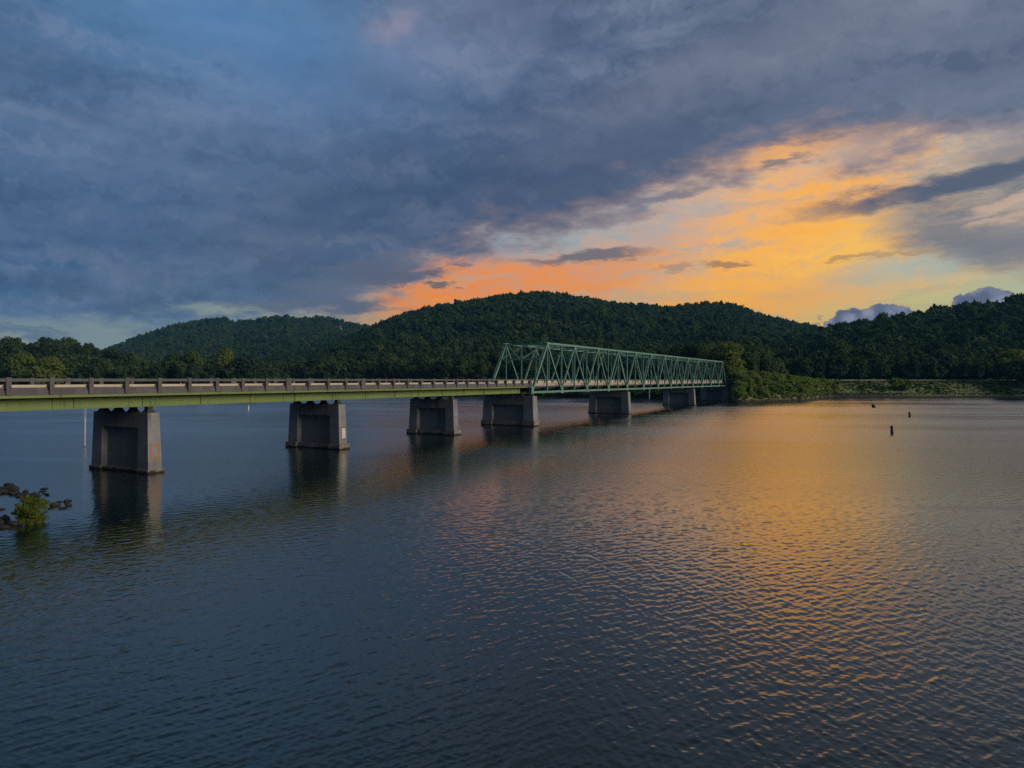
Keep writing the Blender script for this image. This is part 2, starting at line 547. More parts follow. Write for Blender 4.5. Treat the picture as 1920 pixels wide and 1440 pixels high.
M = {}
M['concrete'] = mottled('weathered_concrete', c3(0.155, 0.145, 0.142), c3(0.115, 0.107, 0.106), 0.9, 0.85, 0.15, streak=(c3(0.085, 0.068, 0.062), 0.6))
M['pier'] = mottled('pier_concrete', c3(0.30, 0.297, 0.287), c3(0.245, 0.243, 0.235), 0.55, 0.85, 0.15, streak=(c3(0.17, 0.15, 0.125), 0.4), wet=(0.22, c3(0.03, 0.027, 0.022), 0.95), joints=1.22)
M['pier_shaded'] = mottled('shaded_pier_concrete', c3(0.245, 0.245, 0.238), c3(0.20, 0.201, 0.196), 0.6, 0.85, 0.15, streak=(c3(0.11, 0.10, 0.085), 0.4), wet=(0.22, c3(0.03, 0.027, 0.022), 0.95), joints=1.22)  # darker pier concrete: paints the shade of the recess onto the panel
M['plinth'] = mottled('plinth_concrete', c3(0.30, 0.265, 0.225), c3(0.20, 0.17, 0.14), 0.8, 0.85, 0.15, streak=(c3(0.12, 0.09, 0.07), 0.6), wet=(0.20, c3(0.022, 0.02, 0.016), 0.95))
M['girder_paint'] = mottled('yellow_green_paint', c3(0.20, 0.255, 0.075), c3(0.165, 0.235, 0.075), 0.22, 0.55, 0.35, streak=(c3(0.115, 0.115, 0.05), 0.6))
M['truss_paint'] = mottled('green_paint', c3(0.17, 0.345, 0.25), c3(0.12, 0.24, 0.19), 0.9, 0.5, 0.35, streak=(c3(0.19, 0.145, 0.10), 0.6))
M['dark_steel'] = mottled('dark_bearing_steel', c3(0.03, 0.04, 0.03), c3(0.05, 0.055, 0.035), 3.0, 0.7, 0.3)
M['rust_steel'] = mottled('brown_rusted_steel', c3(0.115, 0.075, 0.045), c3(0.08, 0.055, 0.04), 2.0, 0.8, 0.2)
M['cream_rail'] = mottled('cream_guard_rail', c3(0.62, 0.56, 0.43), c3(0.52, 0.46, 0.35), 1.0, 0.5, 0.3)
M['galvanised'] = mottled('galvanised_steel', c3(0.42, 0.41, 0.38), c3(0.34, 0.32, 0.28), 1.0, 0.5, 0.4)
M['asphalt'] = mottled('asphalt', c3(0.06, 0.06, 0.06), c3(0.045, 0.045, 0.047), 0.7, 0.9, 0.2)
M['white_paint'] = mottled('white_paint', c3(0.78, 0.78, 0.76), c3(0.66, 0.66, 0.63), 3.0, 0.5, 0.4)
M['line_paint'] = mottled('road_line_paint', c3(0.65, 0.63, 0.58), c3(0.5, 0.48, 0.44), 3.0, 0.7, 0.2)
M['buoy_orange'] = mottled('buoy_orange_paint', c3(0.50, 0.19, 0.055), c3(0.36, 0.14, 0.05), 3.5, 0.6, 0.3)
M['orange_paint'] = mottled('worn_orange_paint', c3(0.43, 0.18, 0.07), c3(0.32, 0.19, 0.11), 5.5, 0.75, 0.2)
M['brown_paint'] = mottled('faded_brown_paint', c3(0.27, 0.17, 0.11), c3(0.22, 0.145, 0.10), 3.5, 0.8, 0.2)
M['yellow_paint'] = mottled('yellow_paint', c3(0.55, 0.46, 0.06), c3(0.48, 0.40, 0.06), 3.0, 0.6, 0.3)
M['black_paint'] = mottled('black_paint', c3(0.014, 0.013, 0.015), c3(0.022, 0.02, 0.02), 3.0, 0.7, 0.3)
M['dark_buoy'] = mottled('weathered_dark_buoy', c3(0.028, 0.02, 0.03), c3(0.05, 0.035, 0.035), 4.0, 0.7, 0.3)
M['bark'] = mottled('bark', c3(0.075, 0.06, 0.045), c3(0.045, 0.037, 0.03), 1.6, 0.95, 0.1)
M['driftwood'] = mottled('driftwood', c3(0.42, 0.38, 0.33), c3(0.33, 0.29, 0.25), 2.0, 0.9, 0.1)
M['rock'] = mottled('shore_rock', c3(0.052, 0.043, 0.040), c3(0.024, 0.023, 0.024), 1.6, 0.75, 0.35, wet=(0.10, c3(0.016, 0.014, 0.013), 0.9), bumpd=0.02)
M['house_white'] = mottled('pale_siding', c3(0.55, 0.55, 0.54), c3(0.47, 0.47, 0.46), 0.3)
M['house_brick'] = mottled('rose_brick', c3(0.17, 0.10, 0.085), c3(0.13, 0.08, 0.075), 0.3)
M['roof_dark'] = mottled('grey_shingle', c3(0.09, 0.085, 0.085), c3(0.065, 0.06, 0.06), 0.4)
M['roof_brown'] = mottled('brown_shingle', c3(0.15, 0.095, 0.075), c3(0.11, 0.075, 0.06), 0.4)
M['glass'] = mottled('window_glass', c3(0.02, 0.025, 0.03), c3(0.025, 0.03, 0.035), 0.3, 0.1, 0.5)


def foliage_mat(name, stops, translucency=0.25):
    m, gg, out = new_mat(name)
    oi = gg.node('ShaderNodeObjectInfo')
    patch = gg.noise(oi.outputs['Location'], 0.012, 2, 0.5)
    v = gg.add(gg.mul(oi.outputs['Random'], 0.58), gg.lerp(patch, 0.3, 0.7, 0.0, 0.42))
    at = gg.node('ShaderNodeAttribute', attribute_name='tint')
    v = gg.add(v, gg.mul(gg.sub(at.outputs['Fac'], 0.5), 0.20))
    col = gg.ramp(v, stops)
    df = gg.node('ShaderNodeBsdfDiffuse')
    gg.put(df.inputs['Color'], col)
    tr = gg.node('ShaderNodeBsdfTranslucent')
    gg.put(tr.inputs['Color'], gg.mix(1.0, col, c3(1.0, 1.15, 0.5), 'MULTIPLY'))
    ms = gg.node('ShaderNodeMixShader')
    ms.inputs[0].default_value = translucency
    gg.t.links.new(df.outputs[0], ms.inputs[1])
    gg.t.links.new(tr.outputs[0], ms.inputs[2])
    gg.t.links.new(ms.outputs[0], out.inputs['Surface'])
    return m


M['leaf'] = foliage_mat('broadleaf_foliage', [(0.0, c3(0.0227, 0.0408, 0.0269)), (0.3, c3(0.0401, 0.0698, 0.0353)), (0.55, c3(0.0576, 0.0953, 0.0372)), (0.8, c3(0.0855, 0.1234, 0.0414)), (1.0, c3(0.1004, 0.0953, 0.0497))])
M['pine'] = foliage_mat('pine_foliage', [(0.0, c3(0.0227, 0.0391, 0.0290)), (0.6, c3(0.0367, 0.0596, 0.0353)), (1.0, c3(0.0524, 0.0723, 0.0372))], 0.12)
M['shrub'] = foliage_mat('bright_shrub_foliage', [(0.0, c3(0.15, 0.21, 0.052)), (0.5, c3(0.20, 0.265, 0.06)), (1.0, c3(0.26, 0.29, 0.065))], 0.38)

# ground: grass, leaf litter and bare earth
m, gg, out = new_mat('ground_cover')
P = gg.node('ShaderNodeNewGeometry').outputs['Position']
n1 = gg.noise(P, 0.08, 4, 0.6)
n2 = gg.noise(P, 0.9, 4, 0.65)
gc = gg.mix(gg.ss(n1, 0.35, 0.65), c3(0.175, 0.215, 0.065), c3(0.22, 0.21, 0.09))
gc = gg.mix(gg.mul(gg.ss(n2, 0.5, 0.75), 0.45), gc, c3(0.045, 0.055, 0.022))
gz = gg.sep(P)[2]
gc = gg.mix(gg.ss(gg.add(gz, gg.mul(n2, 0.8)), 1.7, 0.7), gc, c3(0.048, 0.042, 0.034))
bsdf(gg, out, gc, 0.95, 0.1, 0.0, bump(gg, n2, 0.6, 0.3))
M['ground'] = m


# ================================================================== terrain
def unp(px):
    return (px - 960) / F_PX


def zpix(py, Y):
    return H_CAM + (Y_HOR - py) / F_PX * Y


# shoreline: distance at which the land begins, along each direction
SHORE = [(-900, 420), (0, 405), (250, 395), (300, 385), (460, 385), (520, 470), (700, 460), (830, 375), (900, 360), (1060, 352), (1200, 326),
         (1285, 312), (1330, 302), (1360, 290), (1370, 272), (1379, 251), (1440, 259), (1500, 270), (1522, 284), (1536, 306), (1560, 322), (1860, 324),
         (1925, 318), (2100, 290), (2500, 250), (3300, 220)]
SU = np.array([unp(p) for p, _ in SHORE])
SY = np.array([y for _, y in SHORE], dtype=float)


def shore(u):
    return np.interp(u, SU, SY)


HILLS = {
    'left_far': dict(Yc=2000.0, Yb=900.0, tree=15.0, pts=[(-900, 640), (-300, 668), (100, 690), (180, 668), (220, 652), (270, 633), (330, 615), (372, 607), (400, 603), (422, 601), (440, 609), (462, 607), (490, 604), (520, 599), (540, 598), (562, 604), 
                                                          (592, 599), (612, 600), (640, 608), (690, 617), (760, 640), (860, 670), (1000, 700), (2600, 712)]),
    'main': dict(Yc=1230.0, Yb=440.0, tree=15.0, pts=[(-900, 712), (300, 712), (420, 700), (500, 684), (580, 662), (640, 641), (690, 617), (740, 597), (800, 578), (870, 567), (940, 557), (1000, 549),
                                                      (1060, 554), (1130, 567), (1200, 575), (1260, 577), (1320, 571), (1370, 573), (1420, 589), (1470, 603), (1540, 619), (1620, 636), (1800, 670), (2600, 712)]),
    'right': dict(Yc=700.0, Yb=395.0, tree=14.0, pts=[(-900, 712), (1330, 712), (1400, 688), (1460, 662), (1500, 640), (1540, 622), (1600, 612), (1660, 603), (1720, 595), (1780, 583), (1840, 572), (1900, 565),
                                                      (1980, 562), (2100, 575), (2400, 600), (3300, 640)]),
    'left_near': dict(Yc=500.0, Yb=415.0, tree=16.0, pts=[(-1200, 645), (-400, 640), (0, 638), (60, 639), (120, 647), (170, 656), (215, 664), (250, 675), (290, 692), (340, 708), (420, 712), (3300, 712)]),
}
for h in HILLS.values():
    h['u'] = np.array([unp(p) for p, _ in h['pts']])
    h['z'] = np.maximum(np.array([zpix(y, h['Yc']) for _, y in h['pts']]) - h['tree'], 0.0)


def wob(x, y):
    """broad spurs and gullies"""
    return (np.sin(x * 0.011 + 1.3) * np.sin(y * 0.008 + 0.4) + 0.6 * np.sin(x * 0.023 - y * 0.012 + 2.0) + 0.4 * np.sin(x * 0.041 + y * 0.037))


def terrain(x, y):
    x = np.asarray(x, float)
    y = np.asarray(y, float)
    u = x / np.maximum(y, 1.0)
    s = shore(u)
    t = np.clip((y - s) / 17.0, -1, 1)
    low = np.where(t > 0, 7.2 * np.sin(np.clip(t, 0, 1) * math.pi / 2) ** 0.9, t * 3.0)
    left = np.clip((0.22 - u) / 0.08, 0, 1)                     # lower banks left of the bridge
    low = np.where(t > 0, low * (1 - 0.72 * left), low)
    z = low
    for h in HILLS.values():
        zc = np.interp(u, h['u'], h['z'])
        tt = (y - h['Yb']) / (h['Yc'] - h['Yb'])
        up = np.clip(tt, 0, 1)
        prof = up ** 1.15 * (1.0 + 0.25 * (1 - up))
        back = np.clip((tt - 1) * 0.9, 0, 1)
        prof = np.where(tt > 1, 1 - back ** 1.5, prof)
        spur = wob(x, y) * 0.045 * zc * np.sin(np.clip(tt, 0, 1) * math.pi)
        z = np.where(y > s, np.maximum(z, zc * prof + spur), z)
    return z


nu, ny = 470, 230
uu = np.linspace(-1.55, 1.55, nu)
yy = np.exp(np.linspace(math.log(205), math.log(3300), ny))
U, Y = np.meshgrid(uu, yy)
X = U * Y
Zt = terrain(X, Y)
idx = np.arange(nu * ny).reshape(ny, nu)
quads = np.stack([idx[:-1, :-1], idx[:-1, 1:], idx[1:, 1:], idx[1:, :-1]], -1).reshape(-1, 4)
hills = link('hills', mesh_np('hills', np.stack([X, Y, Zt], -1).reshape(-1, 3), quads, M['ground'], True))
tag(hills, 'wooded hills and grassy banks around the lake', kind='structure')

# ================================================================== the lake
m, gg, out = new_mat('lake_water')
geo = gg.node('ShaderNodeNewGeometry')
P = geo.outputs['Position']
at = gg.node('ShaderNodeAttribute', attribute_name='fine_slope')
patchw = gg.noise(gg.mapping(P, scale=(0.012, 0.035, 1), rot=(0, 0, R(12))), 1.0, 4, 0.6)
streakw = gg.noise(gg.mapping(P, scale=(0.010, 0.085, 1), rot=(0, 0, R(-9)), loc=(2.3, 1.1, 0)), 1.0, 4, 0.6)
slope = gg.mul(at.outputs['Fac'], gg.add(gg.ss(patchw, 0.3, 0.7, 0.82, 1.15), gg.ss(streakw, 0.60, 0.70, 0.0, 0.7)))
rough = gg.mul(slope, gg.ss(at.outputs['Fac'], 0.078, 0.096, 1.9, 3.5))
near = gg.ss(at.outputs['Fac'], 0.07, 0.035)
b1 = gg.noise(gg.mapping(P, scale=(1.0, 1.7, 1), rot=(0, 0, R(25))), 5.0, 2, 0.5)
bn = gg.node('ShaderNodeBump')
gg.put(bn.inputs['Height'], b1)
gg.put(bn.inputs['Strength'], gg.mul(near, 0.22))
bn.inputs['Distance'].default_value = 0.03
# upper layer mirrors by Fresnel; the deep water below sends back a little teal
gl = gg.node('ShaderNodeBsdfGlossy', distribution='BECKMANN')
gl.inputs['Color'].default_value = (1.0, 0.945, 0.86, 1)
gg.put(gl.inputs['Roughness'], gg.mx(rough, 0.035))
gg.put(gl.inputs['Normal'], bn.outputs[0])
df = gg.node('ShaderNodeBsdfDiffuse')
df.inputs['Color'].default_value = (0.004, 0.018, 0.017, 1)
lw = gg.node('ShaderNodeLayerWeight')
lw.inputs['Blend'].default_value = 0.5
frv = gg.add(gg.mul(gg.m('POWER', lw.outputs['Facing'], 3.35), 1.0), 0.015)
gg.put(lw.inputs['Normal'], bn.outputs[0])
ms = gg.node('ShaderNodeMixShader')
gg.put(ms.inputs[0], frv)
gg.t.links.new(df.outputs[0], ms.inputs[1])
gg.t.links.new(gl.outputs[0], ms.inputs[2])
gg.t.links.new(ms.outputs[0], out.inputs['Surface'])
M['water'] = m

ny = 1200
UM, Y0, Y1 = 1.3, 9.5, 165.0
uu = np.concatenate([np.linspace(-UM, -0.80, 72)[:-1], np.linspace(-0.80, 0.80, 760), np.linspace(0.80, UM, 72)[1:]])
nu = len(uu)
yy = np.exp(np.linspace(math.log(Y0), math.log(Y1), ny))
U, Y = np.meshgrid(uu, yy)
X = U * Y
step = np.maximum(Y * np.gradient(uu)[None, :], Y * math.log(Y1 / Y0) / (ny - 1))
gust = 0.90 + 0.30 * np.sin(X * 0.05 + 0.9 * np.sin(Y * 0.03)) * np.sin(Y * 0.045 + 0.6 * np.sin(X * 0.04)) + 0.12 * np.sin(X * 0.13 - Y * 0.11)
Zw = np.zeros_like(X)
lost = np.full_like(X, 0.012 ** 2)            # slope of the capillary ripples no mesh can carry
wrng = np.random.default_rng(5)
NW = 56
for i in range(NW):
    lam = 0.13 * (8.5 ** (i / (NW - 1)))                         # 0.13 m to 1.1 m
    lam *= wrng.uniform(0.94, 1.06)
    az = math.radians((-33 if wrng.random() < 0.62 else 62) + wrng.normal(0, 23))
    slope_rms = 0.0104 * (1.6 if 0.18 < lam < 0.42 else 1.1 if lam < 0.42 else (0.85 if lam < 0.7 else 0.55))
    k = 2 * math.pi / lam
    amp = slope_rms * math.sqrt(2) / k
    vis = np.clip((lam / step - 2.4) / 2.0, 0, 1)
    if vis.max() > 0:
        rows = vis.max(axis=1) > 0
        ph = wrng.uniform(0, 2 * math.pi)
        xa, ya = X[rows], Y[rows]
        # slow bending of the crests keeps the pattern from repeating
        q = k * (math.sin(az) * xa + math.cos(az) * ya) + ph + 1.1 * np.sin(xa * 0.31 + i) + 1.0 * np.sin(ya * 0.27 + 2.1 * i)
        sq = np.sin(q)
        Zw[rows] += vis[rows] * amp * (sq + 0.40 * (sq * sq - 0.5))
    lost += (1 - vis ** 2) * slope_rms ** 2
edge = np.clip((UM - np.abs(U)) / 0.08, 0, 1) * np.clip((Y1 - Y) / 25.0, 0, 1) * np.clip((Y - Y0) / 0.8, 0, 1)
Zw *= edge * gust * (1.0 - 0.25 * np.clip((Y - 32.0) / 70.0, 0, 1))
fan = np.stack([X, Y, Zw], -1).reshape(-1, 3)
idx = np.arange(nu * ny).reshape(ny, nu)
quads = np.stack([idx[:-1, :-1], idx[:-1, 1:], idx[1:, 1:], idx[1:, :-1]], -1).reshape(-1, 4)
n0 = len(fan)
corner = [idx[0, 0], idx[0, -1], idx[-1, -1], idx[-1, 0]]
BIG = 3300.0
outer = np.array([(-BIG, -BIG, 0), (BIG, -BIG, 0), (BIG, BIG, 0), (-BIG, BIG, 0)], float)
skirt = np.array([[n0, n0 + 1, corner[1], corner[0]], [n0 + 1, n0 + 2, corner[2], corner[1]], [n0 + 2, n0 + 3, corner[3], corner[2]], [n0 + 3, n0, corner[0], corner[3]]])
lake_me = mesh_np('lake', np.concatenate([fan, outer]), np.concatenate([quads, skirt]), M['water'], True)
a = lake_me.attributes.new('fine_slope', 'FLOAT', 'POINT')
a.data.foreach_set('value', np.concatenate([np.sqrt(lost).ravel(), np.full(4, float(np.sqrt(lost.max())))]).astype(np.float32))
lake = link('lake', lake_me)
tag(lake, 'rippled lake reflecting the sunset', kind='structure')

# ================================================================== the bridge
TH = math.atan(0.535)
DX, DY = math.sin(TH), math.cos(TH)          # along the bridge, away from the camera
NX, NY = math.cos(TH), -math.sin(TH)         # across the bridge, towards the camera's side
OX, OY = 3.39, 123.3                         # near truss over its first pier
PANEL = 12.53
BR_ROT = math.pi / 2 - TH
W_FAR = -8.5                                 # far truss plane
WC = W_FAR / 2


def bw(s, w, z=0.0):
    return (OX + s * DX + w * NX, OY + s * DY + w * NY, z)


def L(s, w, z):
    """bridge-local point: x along, y to the left, z up"""
    return (s, -w, z)


def bridge_empty(name, s, label, cat, w=0.0, z=0.0, group=None):
    o = bpy.data.objects.new(name, None)
    COL.objects.link(o)
    o.location = bw(s, w, z)
    o.rotation_euler = (0, 0, BR_ROT)
    o.empty_display_size = 1
    tag(o, label, cat, group)
    return o


MESH = {}


def shared(key, mb_fn, mat):
    if key not in MESH:
        MESH[key] = mb_fn().mesh(key.split(':')[0], mat)
    return MESH[key]


M['kerb'] = mottled('pale_kerb_concrete', c3(0.50, 0.45, 0.36), c3(0.40, 0.36, 0.29), 0.8, 0.85, 0.15, streak=(c3(0.25, 0.20, 0.14), 0.5))
# ---- girder spans on concrete piers -----------------------------------------------------------
SP = 2.962                                   # spacing of the parapet posts
beam = bridge_empty('beam_bridge', 0, 'yellow green girder bridge with concrete parapets leading to the green truss', 'bridge')
S0, S1 = -96.0, -1.6
GW = WC - 0.35                               # middle of the girder spans
girders = [GW + d for d in (3.15, 1.05, -1.05, -3.15)]
Z_GB, Z_GT = 5.72, 6.66


def girder_mb(s0, s1, outer):
    mb = MB()
    mb.box(s0, s1, -0.02, 0.02, Z_GB + 0.04, Z_GT - 0.04)
    mb.box(s0, s1, -0.19, 0.19, Z_GB, Z_GB + 0.037)
    mb.box(s0, s1, -0.19, 0.19, Z_GT - 0.037, Z_GT)
    return mb


joints = [S0, -79.0, -55.6, -33.0, S1]
for gi, w in enumerate(girders):
    for a_, b_ in zip(joints[:-1], joints[1:]):
        gd = girder_mb(a_ + 0.02, b_ - 0.02, gi == 0).build('main_girder', M['girder_paint'], beam, L(0, w, 0))
        if gi == 0:
            # web stiffeners, splice plates with bolts
            s = a_ + 1.6
            k = 0
            while s < b_ - 0.5:
                me = shared('stiffener:1', lambda: MB().box(-0.008, 0.008, -0.10, -0.024, Z_GB + 0.05, Z_GT - 0.05), M['girder_paint'])
                link('stiffener', me, gd, (s, 0, 0))
                k += 1
                s += 5.8
            sp_ = shared('splice_plate:1', lambda: MB().box(-0.35, 0.35, -0.042, -0.022, Z_GB + 0.08, Z_GT - 0.08), M['girder_paint'])
            sj = a_ + (b_ - a_) * 0.36
            link('splice_plate', sp_, gd, (sj, 0, 0))

            def bolts():
                mb = MB()
                for cx in (-0.27, -0.15, 0.15, 0.27):
                    for cz in range(9):
                        z = Z_GB + 0.15 + cz * 0.08
                        mb.box(cx - 0.016, cx + 0.016, -0.060, -0.043, z - 0.016, z + 0.016)
                return mb
            bo = link('bolts', shared('bolts:1', bolts, M['dark_steel']), gd, (sj, 0, 0))
            bo['kind'] = 'stuff'
# cross frames between the girders
s = S0 + 4
while s < S1 - 2:
    MB().bar((s, -girders[0], Z_GB + 0.45), (s, -girders[3], Z_GB + 0.45), 0.12, 0.5).build('cross_frame', M['girder_paint'], beam)
    s += 6.0
SLAB_N, SLAB_F = GW + 4.30, GW - 4.30
MB().box(S0, 0.55, -SLAB_N + 0.08, -SLAB_F - 0.08, Z_GT + 0.003, 6.94).build('deck_slab', M['concrete'], beam)
MB().box(S0, 0.55, -(GW + 3.72), -(GW - 3.72), 6.944, 7.02).build('roadway', M['asphalt'], beam)
for d in (3.35, 0.08, -0.08, -3.35):
    MB().box(S0, 0.55, -(GW + d) - 0.06, -(GW + d) + 0.06, 7.024, 7.028).build('road_line', M['line_paint'], beam)
# fascia plates under the parapet
for sgn, w in ((1, SLAB_N - 0.06), (-1, SLAB_F + 0.06)):
    for a_, b_ in zip(joints[:-1], joints[1:]):
        MB().box(a_ + 0.05, b_ - 0.05, -w - 0.03, -w + 0.03, Z_GT + 0.02, 6.86).build('fascia_plate', M['girder_paint'], beam)

Z_PB = 6.90                                  # underside of the parapet
post_me = MB().box(-0.17, 0.17, -0.20, 0.20, Z_PB - 0.02, 8.19).mesh('parapet_post', M['concrete'])
post_wide = MB().box(-0.36, 0.36, -0.20, 0.20, Z_PB - 0.02, 8.19).mesh('parapet_post_wide', M['concrete'])
bay = SP - 0.34 - 0.004


def bay_mesh(kind, ln, sg):
    key = '%s:%.2f:%d' % (kind, ln, sg)
    if key not in MESH:
        mb = MB()
        if kind == 'top_rail':
            mb.box(0, ln, -0.13, 0.13, 7.89, 8.11)
        else:
            # upper panel stands back from the posts, the kerb below comes forward
            o = 0.06 * sg
            mb.box(0.05, ln - 0.10, -0.11 + o, 0.11 + o, 7.223, 7.44)
            mb.box(0, ln - 0.05, -0.165 + o, 0.165 + o, Z_PB, 7.22)
        MESH[key] = mb.mesh(kind, M['concrete'])
    return MESH[key]


for side, w, sg in (('near', GW + 4.12, 1), ('far', GW - 4.12, -1)):
    n = int(round((0.36 - S0) / SP))
    ss_ = [0.36 - SP * i for i in range(n + 1)]
    wide = [min(ss_, key=lambda q: abs(q - t)) for t in (-55.6, -44.0)]
    wide.append(ss_[0])
    for i, s in enumerate(ss_):
        if s < S0:
            break
        link('parapet_post', post_wide if s in wide else post_me, beam, L(s, w, 0))
        if i + 1 < len(ss_) and ss_[i + 1] > S0:
            h0 = 0.36 if ss_[i + 1] in wide else 0.17
            h1 = 0.36 if s in wide else 0.17
            ln = SP - h0 - h1 - 0.006
            x0 = ss_[i + 1] + h0 + 0.003
            link('guard_rail', shared('guard_rail:cream', lambda: MB().box(0.004, SP - 0.004, -0.025, 0.025, 7.40, 7.45).box(0.004, SP - 0.004, -0.05, 0.05, 7.30, 7.399).box(0.004, SP - 0.004, -0.05, 0.05, 7.451, 7.60), M['cream_rail']), beam, L(ss_[i + 1], w - 0.30 * sg, 0))
            link('top_rail', bay_mesh('top_rail', round(ln, 3), sg), beam, L(x0, w, 0))
            link('parapet_panel', bay_mesh('parapet_panel', round(ln, 3), sg), beam, L(x0, w, 0))
# scrawled marks on the girder near the truss
mk = MB()
r_ = random.Random(3)
for k in range(9):
    x = -8.3 + k * 0.5
    z = 6.28 + r_.uniform(-0.08, 0.08)
    mk.bar((x, 0, z), (x + r_.uniform(0.1, 0.5), 0, z + r_.uniform(-0.2, 0.3)), 0.006, 0.045, up=(0, 0, 1))
mk.build('graffiti', M['black_paint'], beam, L(-4.6, girders[0] + 0.03, 0))

# ---- piers -------------------------------------------------------------------------------------


def pier(s, wc, w_bot, w_top, th_b, th_t, z_top, z_pl, over, col_w, label, z_cap, bearings, splay=0.22, light=None):
    p = bridge_empty('bridge_pier', s, label, 'bridge pier', wc, group='concrete piers of the bridge')
    zb = z_pl

    def half(z, sp_b, sp_t):
        t = (z - zb) / (z_top - zb)
        return sp_b + (sp_t - sp_b) * t
    hb = lambda z: half(z, w_bot / 2, w_top / 2)
    tb = lambda z: half(z, th_b / 2, th_t / 2)
    inner = w_bot / 2 - col_w
    for sg in (1, -1):
        def ring(z):
            a0, a1 = (inner * sg, hb(z) * sg)
            y0, y1 = min(a0, a1), max(a0, a1)
            t = tb(z)
            return [(-t, y0, z), (t, y0, z), (t, y1, z), (-t, y1, z)]
        MB().hexa(ring(zb), ring(z_cap)).build('column', M['pier'], p)
        # splayed reveal beside the recessed panel
        mb = MB()
        i0, i1 = inner * sg, (inner - splay) * sg

        def rev(z):
            t = tb(z)
            q = [(-t + 0.003, i0 + 0.0 * sg, z), (t - 0.003, i0, z), (t - 0.34, i1, z), (-t + 0.34, i1, z)]
            return q if sg > 0 else [q[3], q[2], q[1], q[0]]
        lo, hi = rev(zb), rev(z_cap)
        if sg > 0:
            lo, hi = lo[::-1], hi[::-1]
        else:
            lo, hi = lo[::-1], hi[::-1]
        MB().hexa(lo, hi).build('reveal', M['pier'], p)
    t0, t1 = tb(zb) - 0.34, tb(z_cap) - 0.34
    yi = inner - splay
    MB().hexa([(-t0, -yi, zb), (t0, -yi, zb), (t0, yi, zb), (-t0, yi, zb)], [(-t1, -yi, z_cap), (t1, -yi, z_cap), (t1, yi, z_cap), (-t1, yi, z_cap)]).build('recessed_panel', M['pier_shaded'], p)

    def full(z):
        return [(-tb(z), -hb(z), z), (tb(z), -hb(z), z), (tb(z), hb(z), z), (-tb(z), hb(z), z)]
    MB().hexa(full(z_cap), full(z_top)).build('cap_beam', M['pier'], p)
    # plinth: follows the columns, drops back under the panel
    o = over
    pm = MB()
    for sg in (1, -1):
        y0, y1 = sorted((inner * sg, (w_bot / 2 + o) * sg))
        pm.box(-th_b / 2 - o, th_b / 2 + o, y0, y1, -2.2, z_pl)
    pm.box(-th_b / 2 + 0.12, th_b / 2 - 0.12, -inner, inner, -2.2, z_pl)
    pm.build('plinth', M['plinth'], p)
    for (bx, by, bh, bwid) in bearings:
        mb = MB()
        mb.hexa([(bx - bwid, by - bwid, z_top), (bx + bwid, by - bwid, z_top), (bx + bwid, by + bwid, z_top), (bx - bwid, by + bwid, z_top)],
                [(bx - bwid * 0.55, by - bwid * 0.55, z_top + bh * 0.6), (bx + bwid * 0.55, by - bwid * 0.55, z_top + bh * 0.6), (bx + bwid * 0.55, by + bwid * 0.55, z_top + bh * 0.6), (bx - bwid * 0.55, by + bwid * 0.55, z_top + bh * 0.6)])
        mb.box(bx - bwid * 0.6, bx + bwid * 0.6, by - bwid * 0.6, by + bwid * 0.6, z_top + bh * 0.6, z_top + bh)
        mb.build('bearing', M['dark_steel'], p)
    return p


ZT = 5.18
gb = [(0, -(w - GW), Z_GB - ZT, 0.40) for w in girders]
pp = []
for s, lab, zpl, ov in ((-71.0, 'concrete pier with a bright orange painted square, nearest the camera', 0.34, 0.14),
                        (-47.3, 'concrete pier with the pale notice board on its end face', 0.62, 0.22),
                        (-23.2, 'concrete pier with a faint brown painted rectangle and stepped plinth', 0.72, 0.24)):
    pp.append((pier(s, GW, 8.0, 7.6, 1.30, 1.10, ZT, zpl, ov, 1.45, lab, ZT - 1.28, gb, 0.34), s))
gone = pier(-95.0, GW, 8.0, 7.6, 1.30, 1.10, ZT, 0.34, 0.14, 1.45, 'concrete pier under the left end of the girder bridge', ZT - 1.28, gb, 0.34)

ZB = 5.20
tbm = [(0, -(0 - WC), 5.70 - ZB, 0.42), (0, -(W_FAR - WC), 5.70 - ZB, 0.42)]
mids = [(-0.75, -(w - WC - 0.0), 5.72 - ZB, 0.30) for w in girders]
pier(0.0, WC, 10.2, 9.7, 1.9, 1.7, ZB, 0.95, 0.18, 2.0, 'dark stained concrete pier where the green truss begins', ZB - 1.5, tbm + mids, 0.15)
pier(4 * PANEL, WC, 10.2, 9.6, 1.7, 1.5, ZB, 0.30, 0.12, 1.9, 'concrete pier under the middle of the green truss', ZB - 1.2, tbm, 0.15)
pier(9 * PANEL, WC, 10.2, 9.6, 1.7, 1.5, ZB, 0.30, 0.12, 1.9, 'second to last concrete pier below the far truss spans', ZB - 1.2, tbm, 0.15)
pier(13 * PANEL + 0.4, WC, 10.2, 9.8, 1.5, 1.4, ZB, 0.35, 0.12, 2.2, 'last concrete pier beside the green shrubs at the far bank', ZB - 1.1, tbm, 0.15)


